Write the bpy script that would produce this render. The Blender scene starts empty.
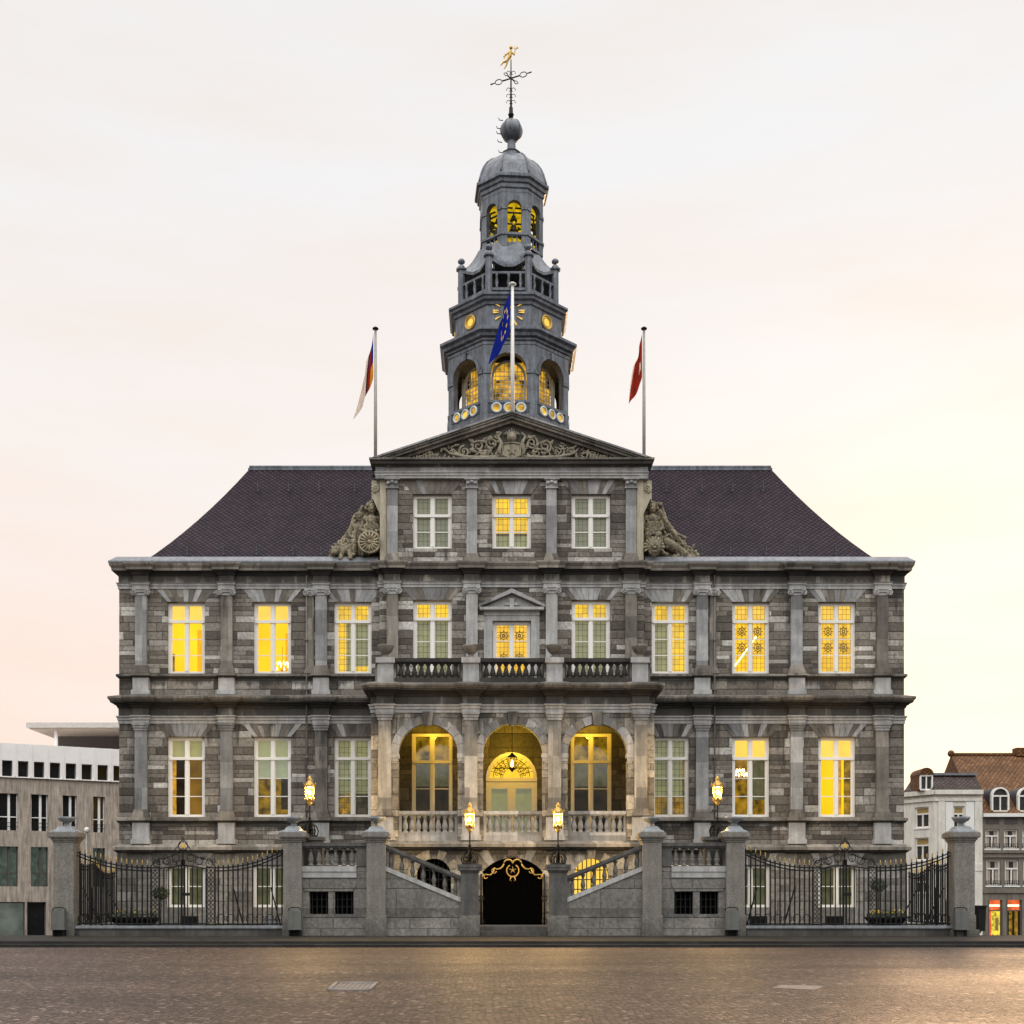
import bpy, bmesh, math, random
from math import sin, cos, pi, radians, sqrt, atan2
from mathutils import Vector, Matrix
R = random.Random(7)
SC = bpy.context.scene
COL = SC.collection
# ---------------------------------------------------------------- camera numbers
CX, CY, CZ, F = -0.68, -48.0, 1.56, 1250.0
PX, PY = 493.9, 900.0
def Xp(x, Y): return CX + (x - PX) * (Y - CY) / F      # photo measurement -> metres at depth plane Y
def Zp(y, Y): return CZ + (PY - y) * (Y - CY) / F
# ---------------------------------------------------------------- mesh builder
class MB:
    def __init__(s): s.v = []; s.f = []; s.m = []; s.sm = []
    def face(s, pts, mi=0, sm=False):
        n = len(s.v); s.v += [tuple(p) for p in pts]; s.f.append(list(range(n, n + len(pts)))); s.m.append(mi); s.sm.append(sm)
    def box(s, x0, x1, y0, y1, z0, z1, mi=0):
        n = len(s.v)
        s.v += [(x0,y0,z0),(x1,y0,z0),(x1,y1,z0),(x0,y1,z0),(x0,y0,z1),(x1,y0,z1),(x1,y1,z1),(x0,y1,z1)]
        for q in ((0,3,2,1),(4,5,6,7),(0,1,5,4),(1,2,6,5),(2,3,7,6),(3,0,4,7)):
            s.f.append([n+i for i in q]); s.m.append(mi); s.sm.append(False)
    def prism(s, poly, y0, y1, mi=0):
        n = len(s.v); k = len(poly)
        s.v += [(x,y0,z) for x,z in poly] + [(x,y1,z) for x,z in poly]
        s.f.append([n+i for i in range(k)]); s.f.append([n+k+i for i in reversed(range(k))])
        s.m += [mi,mi]; s.sm += [False,False]
        for i in range(k):
            j = (i+1)%k
            s.f.append([n+i, n+k+i, n+k+j, n+j]); s.m.append(mi); s.sm.append(False)
    def lathe(s, prof, c=(0,0,0), segs=16, ph=0.0, mi=0, sm=True, caps=True, sx=1, sy=1):
        n = len(s.v); k = len(prof)
        for r, z in prof:
            for i in range(segs):
                a = ph + 2*pi*i/segs
                s.v.append((c[0]+r*cos(a)*sx, c[1]+r*sin(a)*sy, c[2]+z))
        for j in range(k-1):
            for i in range(segs):
                i2 = (i+1)%segs
                s.f.append([n+j*segs+i, n+j*segs+i2, n+(j+1)*segs+i2, n+(j+1)*segs+i]); s.m.append(mi); s.sm.append(sm)
        if caps:
            s.f.append([n+i for i in reversed(range(segs))]); s.m.append(mi); s.sm.append(False)
            s.f.append([n+(k-1)*segs+i for i in range(segs)]); s.m.append(mi); s.sm.append(False)
    def sph(s, c, r, mi=0, segs=12, rings=7, sc=(1,1,1)):
        pr = [(max(r*sin(pi*j/rings), .0005), -r*cos(pi*j/rings)) for j in range(rings+1)]
        n = len(s.v); s.lathe([(a, b) for a, b in pr], (0,0,0), segs, 0, mi, True)
        for i in range(n, len(s.v)):
            x,y,z = s.v[i]; s.v[i] = (c[0]+x*sc[0], c[1]+y*sc[1], c[2]+z*sc[2])
    def tube(s, pts, r, segs=6, mi=0, sm=True, closed=False):
        pts = [Vector(p) for p in pts]; k = len(pts); n = len(s.v)
        rr = r if isinstance(r, (list, tuple)) else [r]*k
        up = None
        for i, p in enumerate(pts):
            if closed: t = pts[(i+1)%k] - pts[i-1]
            else: t = pts[min(i+1,k-1)] - pts[max(i-1,0)]
            if t.length < 1e-9: t = Vector((0,0,1))
            t.normalize()
            if up is None:
                up = t.orthogonal().normalized()
            up = (up - t*up.dot(t))
            if up.length < 1e-6: up = t.orthogonal()
            up.normalize(); b = t.cross(up)
            for q in range(segs):
                a = 2*pi*q/segs
                s.v.append(tuple(p + (up*cos(a) + b*sin(a))*rr[i]))
        for i in range(k if closed else k-1):
            i2 = (i+1)%k
            for q in range(segs):
                q2 = (q+1)%segs
                s.f.append([n+i*segs+q, n+i*segs+q2, n+i2*segs+q2, n+i2*segs+q]); s.m.append(mi); s.sm.append(sm)
        if not closed:
            s.f.append([n+q for q in reversed(range(segs))]); s.f.append([n+(k-1)*segs+q for q in range(segs)])
            s.m += [mi,mi]; s.sm += [False,False]
    def caps(s, a, b, r1, r2, mi=0, segs=10):
        a = Vector(a); b = Vector(b)
        s.tube([a, b], [r1, r2], segs, mi); s.sph(a, r1, mi, segs, 6); s.sph(b, r2, mi, segs, 6)
    def sweep(s, path, prof, closed=False, mi=0):
        k = len(path); m = len(prof); n = len(s.v)
        P = [Vector(p) for p in path]
        for i in range(k):
            def nrm(a, b):
                d = (P[b]-P[a]).normalized(); return Vector((d.y, -d.x))
            if closed: n1 = nrm(i-1, i); n2 = nrm(i, (i+1)%k)
            else:
                n1 = nrm(i-1, i) if i > 0 else nrm(0, 1)
                n2 = nrm(i, i+1) if i < k-1 else n1
            mt = n1 + n2
            if mt.length < 1e-6: mt = n1
            mt = mt / max(mt.dot(n1), .2)
            for o, z in prof: s.v.append((P[i].x+mt.x*o, P[i].y+mt.y*o, z))
        for i in range(k if closed else k-1):
            i2 = (i+1)%k
            for j in range(m-1):
                s.f.append([n+i*m+j, n+i2*m+j, n+i2*m+j+1, n+i*m+j+1]); s.m.append(mi); s.sm.append(False)
        if not closed:
            s.f.append([n+j for j in reversed(range(m))]); s.f.append([n+(k-1)*m+j for j in range(m)])
            s.m += [mi,mi]; s.sm += [False,False]
    def wall(s, x0, x1, z0, z1, Y, ops, dep=.3, mi=0, rmi=None):
        # front sheet at Y with openings (x0,x1,z0,z1[,rise]) and reveals going back by dep
        rmi = mi if rmi is None else rmi
        xs = sorted({x0,x1} | {v for o in ops for v in o[:2] if x0 < v < x1})
        zs = sorted({z0,z1} | {v for o in ops for v in o[2:4] if z0 < v < z1})
        for i in range(len(xs)-1):
            for j in range(len(zs)-1):
                mx = (xs[i]+xs[i+1])/2; mz = (zs[j]+zs[j+1])/2
                if any(o[0] < mx < o[1] and o[2] < mz < o[3] for o in ops): continue
                s.face([(xs[i],Y,zs[j]),(xs[i+1],Y,zs[j]),(xs[i+1],Y,zs[j+1]),(xs[i],Y,zs[j+1])], mi)
        for o in ops:
            a,b,c,d = o[:4]; B = Y+dep
            if len(o) == 4:
                loop = [(a,c),(b,c),(b,d),(a,d)]
            else:
                rise = o[4]; w = (b-a)/2; cx = (a+b)/2
                if rise >= w*.98: Rr = w; th0 = 0; cz = d-w
                else: Rr = (w*w+rise*rise)/(2*rise); cz = d-Rr; th0 = math.acos(w/Rr)
                N = 20
                arc = [(cx+Rr*cos(th0+(pi-2*th0)*t/N), cz+Rr*sin(th0+(pi-2*th0)*t/N)) for t in range(N+1)]
                for t in range(N):
                    p,q = arc[t],arc[t+1]
                    s.face([(q[0],Y,q[1]),(p[0],Y,p[1]),(p[0],Y,d),(q[0],Y,d)], mi)
                loop = [(a,c),(b,c)] + arc
            for t in range(len(loop)):
                p,q = loop[t], loop[(t+1)%len(loop)]
                if abs(p[0]-q[0])+abs(p[1]-q[1]) < 1e-6: continue
                s.face([(p[0],Y,p[1]),(q[0],Y,q[1]),(q[0],B,q[1]),(p[0],B,p[1])], rmi)
    def add(s, o, M, mo=0):
        n = len(s.v)
        s.v += [tuple(M @ Vector(p)) for p in o.v]
        s.f += [[i+n for i in f] for f in o.f]; s.m += [i+mo for i in o.m]; s.sm += o.sm
    def mesh(s, name, mats, recalc=True):
        me = bpy.data.meshes.new(name)
        me.from_pydata(s.v, [], s.f)
        for m in (mats if isinstance(mats, (list,tuple)) else [mats]): me.materials.append(m)
        me.polygons.foreach_set('material_index', s.m); me.polygons.foreach_set('use_smooth', s.sm)
        if recalc:
            bm = bmesh.new(); bm.from_mesh(me)
            bmesh.ops.remove_doubles(bm, verts=bm.verts, dist=1e-5)
            bmesh.ops.recalc_face_normals(bm, faces=bm.faces); bm.to_mesh(me); bm.free()
        me.update(); return me
    def build(s, name, mats, parent=None, loc=(0,0,0), recalc=True):
        return inst(name, s.mesh(name, mats, recalc), parent, loc)
def inst(name, me, parent=None, loc=(0,0,0), rz=0, scale=None):
    o = bpy.data.objects.new(name, me); COL.objects.link(o); o.location = loc; o.rotation_euler = (0,0,rz)
    if scale: o.scale = scale
    if parent: o.parent = parent
    return o
def tag(o, label, cat, group=None):
    o['label'] = label; o['category'] = cat
    if group: o['group'] = group
    return o
def thing(name, label, cat, loc=(0,0,0), rz=0, group=None):
    o = bpy.data.objects.new(name, None); COL.objects.link(o); o.location = loc; o.rotation_euler = (0,0,rz)
    o.empty_display_size = .2
    return tag(o, label, cat, group)
def struct(o): o['kind'] = 'structure'; return o
# ---------------------------------------------------------------- materials
class NT:
    def __init__(s, name):
        s.mat = bpy.data.materials.new(name); s.mat.use_nodes = True; s.t = s.mat.node_tree
        s.t.nodes.clear(); s.out = s.t.nodes.new('ShaderNodeOutputMaterial')
        s.tc = s.t.nodes.new('ShaderNodeTexCoord')
    def n(s, typ, ins=None, **props):
        nd = s.t.nodes.new(typ)
        for k, v in props.items(): setattr(nd, k, v)
        for k, v in (ins or {}).items():
            if isinstance(v, bpy.types.NodeSocket): s.t.links.new(v, nd.inputs[k])
            else: nd.inputs[k].default_value = v
        return nd
    def math(s, op, a, b=0.0, c=None, clamp=False):
        d = {0: a, 1: b}
        if c is not None: d[2] = c
        return s.n('ShaderNodeMath', d, operation=op, use_clamp=clamp).outputs[0]
    def mix(s, fac, a, b, mode='MIX'):
        nd = s.n('ShaderNodeMix', {0: fac, 6: a, 7: b}, data_type='RGBA', blend_type=mode); return nd.outputs[2]
    def noise(s, vec, scale, detail=4, rough=.6):
        return s.n('ShaderNodeTexNoise', {'Vector': vec, 'Scale': scale, 'Detail': detail, 'Roughness': rough}).outputs[0]
    def mapv(s, vec, scale=(1,1,1), loc=(0,0,0)):
        return s.n('ShaderNodeMapping', {'Vector': vec, 'Scale': scale, 'Location': loc}).outputs[0]
    def ramp(s, fac, stops, interp='LINEAR'):
        nd = s.n('ShaderNodeValToRGB', {0: fac}); cr = nd.color_ramp; cr.interpolation = interp
        while len(cr.elements) < len(stops): cr.elements.new(.5)
        for e, (p, c) in zip(cr.elements, stops):
            e.position = p; e.color = (c, c, c, 1) if isinstance(c, (int, float)) else (*c, 1)
        return nd.outputs[0]
    def rng(s, v, a, b, c=0.0, d=1.0):
        return s.n('ShaderNodeMapRange', {0: v, 1: a, 2: b, 3: c, 4: d}).outputs[0]
    def bsdf(s, col, rough=.7, metal=0.0, bump=None, bstr=.3, bdist=.02, emit=None, estr=0.0, spec=.5):
        ins = {'Base Color': col, 'Roughness': rough, 'Metallic': metal, 'Specular IOR Level': spec}
        if emit is not None: ins['Emission Color'] = emit; ins['Emission Strength'] = estr
        if bump is not None: ins['Normal'] = s.n('ShaderNodeBump', {'Height': bump, 'Strength': bstr, 'Distance': bdist}).outputs[0]
        nd = s.n('ShaderNodeBsdfPrincipled', ins)
        s.t.links.new(nd.outputs[0], s.out.inputs[0]); return nd
def rgba(c): return (c[0], c[1], c[2], 1)
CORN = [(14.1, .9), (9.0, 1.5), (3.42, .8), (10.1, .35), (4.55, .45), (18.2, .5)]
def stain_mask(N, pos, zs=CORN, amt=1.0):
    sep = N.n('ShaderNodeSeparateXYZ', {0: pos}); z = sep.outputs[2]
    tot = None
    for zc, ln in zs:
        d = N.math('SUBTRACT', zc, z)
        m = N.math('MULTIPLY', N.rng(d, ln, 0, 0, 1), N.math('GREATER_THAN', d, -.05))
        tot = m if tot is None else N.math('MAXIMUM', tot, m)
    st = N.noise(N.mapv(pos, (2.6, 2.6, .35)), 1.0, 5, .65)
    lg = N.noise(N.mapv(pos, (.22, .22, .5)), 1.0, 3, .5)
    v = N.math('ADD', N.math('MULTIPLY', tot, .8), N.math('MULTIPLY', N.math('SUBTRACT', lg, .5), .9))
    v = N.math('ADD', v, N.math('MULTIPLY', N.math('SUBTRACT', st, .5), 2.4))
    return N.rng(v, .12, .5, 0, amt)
def mat_blocks(name, stops, h=.22, wmin=.5, wvar=1.1, joint=.5, stain=.95, zs=CORN, grid_w=None):
    N = NT(name); pos = N.tc.outputs['Object']
    sp = N.n('ShaderNodeSeparateXYZ', {0: pos})
    u = N.math('ADD', sp.outputs[0], sp.outputs[1]); z = sp.outputs[2]
    zz = N.math('ADD', N.math('DIVIDE', z, h), N.math('MULTIPLY', N.math('SINE', N.math('MULTIPLY', z, 2.9)), .62))
    row = N.math('FLOOR', zz)
    w1 = N.n('ShaderNodeTexWhiteNoise', {'W': row}, noise_dimensions='1D').outputs[0]
    w2 = N.n('ShaderNodeTexWhiteNoise', {'W': N.math('ADD', row, 71.3)}, noise_dimensions='1D').outputs[0]
    wd = N.math('ADD', N.math('MULTIPLY', w1, wvar), wmin)
    uu = N.math('DIVIDE', N.math('ADD', u, N.math('MULTIPLY', w2, 9.0)), wd)
    uu = N.math('ADD', uu, N.math('MULTIPLY', N.math('SINE', N.math('MULTIPLY', uu, 2.1)), .22))
    cell = N.math('FLOOR', uu)
    cv = N.n('ShaderNodeCombineXYZ', {0: cell, 1: row, 2: 0.0}).outputs[0]
    wid = N.n('ShaderNodeTexWhiteNoise', {'Vector': cv}, noise_dimensions='3D').outputs[0]
    fu = N.math('FRACT', uu); fz = N.math('FRACT', zz)
    eu = N.math('MULTIPLY', N.math('MINIMUM', fu, N.math('SUBTRACT', 1.0, fu)), wd)
    ez = N.math('MULTIPLY', N.math('MINIMUM', fz, N.math('SUBTRACT', 1.0, fz)), h)
    e = N.math('MINIMUM', eu, ez)
    jm = N.rng(e, .008, .024, 1, 0)
    col = N.ramp(wid, stops)
    nz = N.noise(pos, 9, 6, .7)
    col = N.mix(1.0, col, N.ramp(nz, [(.28,.5),(.72,1.5)]), 'MULTIPLY')
    col = N.mix(1.0, col, N.ramp(N.noise(N.mapv(pos,(.45,.45,.3)), 1.0, 3, .55), [(.3,.68),(.7,1.28)]), 'MULTIPLY')
    fine = N.noise(pos, 38, 3, .7)
    col = N.mix(.6, col, N.ramp(fine, [(.3,.6),(.7,1.4)]), 'MULTIPLY')
    col = N.mix(N.math('MULTIPLY', jm, joint), col, rgba((.02,.017,.014)))
    if stain:
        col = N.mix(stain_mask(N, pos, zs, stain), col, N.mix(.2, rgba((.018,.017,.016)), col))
    hgt = N.math('SUBTRACT', N.math('ADD', N.math('MULTIPLY', wid, .4), N.math('MULTIPLY', nz, .5)), jm)
    N.bsdf(col, .85, 0, hgt, .6, .03)
    return N.mat
def mat_stone(name, c, var=.35, scale=3.0, stain=0.0, rough=.8, bstr=.35, zs=CORN, streak=.4, joints=0, speck=0, cavity_shade=False):
    N = NT(name); pos = N.tc.outputs['Object']
    a = N.noise(pos, scale, 6, .7); b = N.noise(N.mapv(pos, (6,6,.7)), 1.0, 4, .65); f = N.noise(pos, 45, 3, .7)
    col = N.mix(1.0, rgba(c), N.ramp(a, [(.25, 1-var), (.75, 1+var)]), 'MULTIPLY')
    col = N.mix(streak, col, N.ramp(b, [(.35, .45), (.65, 1.25)]), 'MULTIPLY')
    col = N.mix(.55, col, N.ramp(f, [(.3,.65),(.7,1.35)]), 'MULTIPLY')
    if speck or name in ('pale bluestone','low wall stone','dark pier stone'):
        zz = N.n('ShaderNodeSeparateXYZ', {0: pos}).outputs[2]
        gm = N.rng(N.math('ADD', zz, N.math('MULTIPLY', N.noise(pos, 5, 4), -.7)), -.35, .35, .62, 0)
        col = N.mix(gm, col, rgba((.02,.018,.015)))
    if speck: col = N.mix(speck, col, N.ramp(N.noise(pos, 22, 2, .8), [(.36,.35),(.5,1.0),(.66,1.55)]), 'MULTIPLY')
    if cavity_shade: col = N.mix(1.0, col, N.ramp(N.n('ShaderNodeNewGeometry').outputs['Pointiness'], [(.44,.06),(.5,.8),(.56,1.7)]), 'MULTIPLY')  # pointiness ramp paints shade into hollows and brightness onto ridges
    if joints:
        sp = N.n('ShaderNodeSeparateXYZ', {0: pos})
        cell = N.math('FLOOR', N.math('DIVIDE', N.math('ADD', sp.outputs[0], sp.outputs[1]), joints))
        cz = N.math('FLOOR', N.math('DIVIDE', sp.outputs[2], joints*.75))
        w = N.n('ShaderNodeTexWhiteNoise', {'Vector': N.n('ShaderNodeCombineXYZ', {0: cell, 1: cz}).outputs[0]}, noise_dimensions='3D').outputs[0]
        col = N.mix(1.0, col, N.ramp(w, [(0,.62),(.5,1.0),(1,1.5)]), 'MULTIPLY')
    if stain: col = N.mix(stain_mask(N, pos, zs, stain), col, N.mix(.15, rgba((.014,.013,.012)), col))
    N.bsdf(col, rough, 0, N.math('ADD', a, N.math('MULTIPLY', f, .4)), bstr, .03)
    return N.mat
def mat_flat(name, c, rough=.5, metal=0.0, var=.2, scale=6.0, bstr=.1, spec=.5):
    N = NT(name); pos = N.tc.outputs['Object']; a = N.noise(pos, scale, 5, .65)
    col = N.mix(1.0, rgba(c), N.ramp(a, [(.25, 1-var), (.75, 1+var)]), 'MULTIPLY')
    N.bsdf(col, rough, metal, a, bstr, .01, spec=spec); return N.mat
def mat_emit(name, c, s, var=.25, scale=1.2, base=.3):
    N = NT(name); pos = N.tc.outputs['Object']
    a = N.noise(pos, scale, 3, .5)
    col = N.mix(1.0, rgba(c), N.ramp(a, [(.3, 1-var), (.7, 1+var)]), 'MULTIPLY')
    N.bsdf(N.mix(1.0, col, rgba((base,base,base)), 'MULTIPLY'), .8, emit=col, estr=s); return N.mat
def mat_glass(name, tint=(1,1,1), refl=.1, lead=None, leadcol=(.03,.03,.03), veil=0.0, veilcol=(.25,.25,.2), cell=None):
    N = NT(name); pos = N.tc.outputs['Object']
    wob = N.noise(pos, 2.5, 2, .5)
    bump = N.n('ShaderNodeBump', {'Height': wob, 'Strength': .04, 'Distance': .02}).outputs[0]
    tr = N.n('ShaderNodeBsdfTransparent', {0: rgba(tint)}).outputs[0]
    gl = N.n('ShaderNodeBsdfGlossy', {'Color': (1,1,1,1), 'Roughness': .03, 'Normal': bump}).outputs[0]
    sh = N.n('ShaderNodeMixShader', {0: refl, 1: tr, 2: gl}).outputs[0]
    if veil:
        df = N.n('ShaderNodeBsdfDiffuse', {0: rgba(veilcol)}).outputs[0]
        vf = veil
        if cell:
            sp = N.n('ShaderNodeSeparateXYZ', {0: pos})
            w = N.n('ShaderNodeTexWhiteNoise', {'Vector': N.n('ShaderNodeCombineXYZ', {0: N.math('FLOOR', N.math('DIVIDE', sp.outputs[0], cell)), 1: N.math('FLOOR', N.math('DIVIDE', sp.outputs[2], cell*1.25))}).outputs[0]}, noise_dimensions='3D').outputs[0]
            vf = N.rng(w, 0, 1, max(veil-.15, 0), min(veil+.2, 1))
        sh = N.n('ShaderNodeMixShader', {0: vf, 1: sh, 2: df}).outputs[0]
    if lead:
        sp = N.n('ShaderNodeSeparateXYZ', {0: pos})
        def line(v, p):
            f = N.math('FRACT', N.math('DIVIDE', v, p)); return N.math('LESS_THAN', f, .016/p)
        m = N.math('MAXIMUM', line(sp.outputs[0], lead), line(sp.outputs[2], lead*1.25))
        df = N.n('ShaderNodeBsdfDiffuse', {0: rgba(leadcol)}).outputs[0]
        sh = N.n('ShaderNodeMixShader', {0: N.math('MULTIPLY', m, .8), 1: sh, 2: df}).outputs[0]
    N.t.links.new(sh, N.out.inputs[0]); return N.mat
ST_WALL = [(0,(.068,.056,.045)),(.22,(.118,.101,.083)),(.48,(.172,.15,.126)),(.74,(.235,.211,.181)),(.9,(.34,.318,.285)),(1,(.50,.478,.44))]
M = {}
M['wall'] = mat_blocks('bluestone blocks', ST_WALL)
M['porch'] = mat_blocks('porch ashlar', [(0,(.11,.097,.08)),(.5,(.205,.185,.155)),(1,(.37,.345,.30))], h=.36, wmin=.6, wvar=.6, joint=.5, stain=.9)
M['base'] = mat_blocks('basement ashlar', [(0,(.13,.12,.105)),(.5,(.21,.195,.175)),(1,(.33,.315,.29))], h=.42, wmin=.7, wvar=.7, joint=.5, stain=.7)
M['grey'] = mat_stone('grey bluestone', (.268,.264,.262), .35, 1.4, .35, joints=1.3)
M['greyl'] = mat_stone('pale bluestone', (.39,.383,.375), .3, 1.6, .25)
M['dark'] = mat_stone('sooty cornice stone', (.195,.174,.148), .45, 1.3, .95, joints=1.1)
M['black'] = mat_stone('soot and shadow stone', (.034,.030,.026), .6, 1.6, .4, joints=1.2)  # black tone holds soot plus the painted shadow under the cornices
M['lint2'] = mat_stone('shaded tympanum stone', (.085,.075,.06), .4, 3, 0)  # dark backing paints shade into the gaps of the relief
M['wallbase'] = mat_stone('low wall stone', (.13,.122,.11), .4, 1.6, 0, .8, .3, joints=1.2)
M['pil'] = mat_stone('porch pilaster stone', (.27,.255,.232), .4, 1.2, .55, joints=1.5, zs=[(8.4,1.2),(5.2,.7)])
M['crown'] = mat_stone('crown moulding stone', (.12,.107,.092), .6, 1.1, 0, joints=1.1, streak=.8)
M['cream'] = mat_stone('pale marl stone', (.46,.41,.31), .2, 2, .15)
M['marl'] = mat_stone('weathered sculpture stone with shaded hollows', (.20,.168,.112), .65, 3.5, 0, .9, .5, streak=.8, cavity_shade=True)
M['relief'] = mat_stone('relief stone', (.30,.265,.20), .45, 5, 0, .9, .4, streak=.55)
M['pillar'] = mat_stone('granite pillar stone', (.185,.171,.15), .28, 1.6, .0, .75, .5, streak=.3, speck=.45)
M['pillarcap'] = mat_stone('lead grey coping', (.22,.235,.25), .35, 3, 0, .6, .3)
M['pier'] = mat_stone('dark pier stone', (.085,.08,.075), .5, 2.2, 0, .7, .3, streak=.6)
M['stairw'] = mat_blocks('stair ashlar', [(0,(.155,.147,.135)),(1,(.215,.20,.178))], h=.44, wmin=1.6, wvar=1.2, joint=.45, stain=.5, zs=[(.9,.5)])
M['lead'] = mat_stone('weathered lead', (.125,.139,.167), .55, 2.5, 0, .36, .25, streak=.95)
M['leadd'] = mat_stone('dark lead', (.05,.055,.065), .4, 3, 0, .55, .3, streak=.6)
M['leadlight'] = mat_stone('gutter lead', (.17,.175,.195), .25, 2, 0, .5, .2, streak=.5)
M['white'] = mat_flat('white paint', (.82,.79,.74), .45, 0, .06, 8, .03)
M['whitey'] = mat_flat('cream paint', (.74,.64,.42), .5, 0, .06, 8, .03)
M['iron'] = mat_flat('black iron', (.007,.007,.007), .6, .0, .3, 20, .1, .25)
M['gold'] = mat_flat('gilding', (.82,.52,.12), .42, .6, .25, 14)
M['goldd'] = mat_flat('worn gilding', (.55,.36,.10), .5, .6, .4, 14)
M['steel'] = mat_flat('pole paint', (.30,.28,.25), .5, .2, .2, 5)
M['polew'] = mat_flat('white pole', (.75,.74,.70), .4, 0, .1, 5)
M['void'] = mat_flat('dark interior', (.003,.003,.003), .95, 0, .1, 5, 0, 0)
M['glass'] = mat_glass('window glass', (.99,.99,.95), .022)
M['glassr'] = mat_glass('reflecting glass', (.9,.95,.9), .085)
M['leaded'] = mat_glass('leaded glass', (.96,.96,.8), .05, .17, (.05,.045,.035), .20, (.30,.30,.22), .17)
M['leadedg'] = mat_glass('leaded green glass', (.7,.72,.6), .08, .17, (.07,.07,.055), .62, (.30,.31,.24), .17)
M['stained'] = mat_glass('stained glass', (1,.96,.75), .04, .15, (.16,.10,.03), .14, (.45,.32,.12), .15)
M['lit'] = mat_emit('bright lit room', (1.0,.60,.008), 1.2, .2, .45, .01)
M['litp'] = mat_emit('pale lit blind', (1.0,.63,.09), 1.12, .08, 2, .05)
M['lito'] = mat_emit('orange lit room', (1.0,.60,.04), 1.1, .25, 1.2, .05)
M['door'] = mat_emit('orange lit door panel', (1.0,.46,.002), 1.0, .15, 1, .01)
M['dim'] = mat_emit('dim brown room', (.30,.15,.008), .55, .4, 1.2, .1)
M['dimd'] = mat_emit('nearly dark room', (.04,.022,.006), .4, .8, 2.5, .3)
M['dimg'] = mat_emit('dim golden room', (.42,.235,.012), .5, .95, 3.2, .1)
M['skyrefl'] = mat_emit('green grey sky reflection', (.34,.35,.225), .38, .1, 3, 1.0)  # faintly glowing sheet that imitates sky reflected in the panes
M['blindt'] = mat_emit('pale green lit blind', (.40,.38,.17), .45, .1, 2, .6)
M['curt'] = mat_emit('olive curtain', (.10,.095,.045), .5, .35, 4, .8)
M['curty'] = mat_emit('lit amber curtain', (.8,.40,.03), .55, .5, 5)
M['logg'] = mat_stone('loggia plaster', (.30,.25,.15), .2, 2)
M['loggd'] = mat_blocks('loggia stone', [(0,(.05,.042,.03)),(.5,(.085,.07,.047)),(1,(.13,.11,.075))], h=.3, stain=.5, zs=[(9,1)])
# ---------------------------------------------------------------- roof slates
def mat_slate(name, c, p=.34, q=.24):
    N = NT(name); pos = N.tc.outputs['Object']; sp = N.n('ShaderNodeSeparateXYZ', {0: pos})
    nn = N.n('ShaderNodeSeparateXYZ', {0: N.tc.outputs['Normal']})
    side = N.math('GREATER_THAN', N.math('ABSOLUTE', nn.outputs[0]), N.math('ABSOLUTE', nn.outputs[1]))
    u = N.math('DIVIDE', N.math('ADD', N.math('MULTIPLY', sp.outputs[0], N.math('SUBTRACT', 1.0, side)), N.math('MULTIPLY', sp.outputs[1], side)), p); z = N.math('DIVIDE', sp.outputs[2], q)
    a = N.math('ADD', u, z); b = N.math('SUBTRACT', u, z)
    cv = N.n('ShaderNodeCombineXYZ', {0: N.math('FLOOR', a), 1: N.math('FLOOR', b)}).outputs[0]
    w = N.n('ShaderNodeTexWhiteNoise', {'Vector': cv}, noise_dimensions='3D').outputs[0]
    fa = N.math('FRACT', a); fb = N.math('SUBTRACT', 1.0, N.math('FRACT', b))
    e = N.math('MINIMUM', fa, fb)
    jm = N.rng(e, .02, .26, 1, 0)
    col = N.mix(1.0, rgba(c), N.ramp(w, [(0,.75),(.6,1.0),(1,1.35)]), 'MULTIPLY')
    col = N.mix(1.0, col, N.ramp(N.noise(pos, .6, 5, .6), [(.3,.72),(.7,1.3)]), 'MULTIPLY')
    col = N.mix(N.math('MULTIPLY', jm, .55), col, rgba((.008,.007,.008)))
    N.bsdf(col, .62, 0, N.math('SUBTRACT', N.math('MULTIPLY', w, .5), jm), .8, .05, spec=.15); return N.mat
M['slate'] = mat_slate('purple slate', (.027,.0165,.0245), .23, .175)
M['tile'] = mat_slate('clay tile', (.155,.075,.034), .3, .26)

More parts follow.
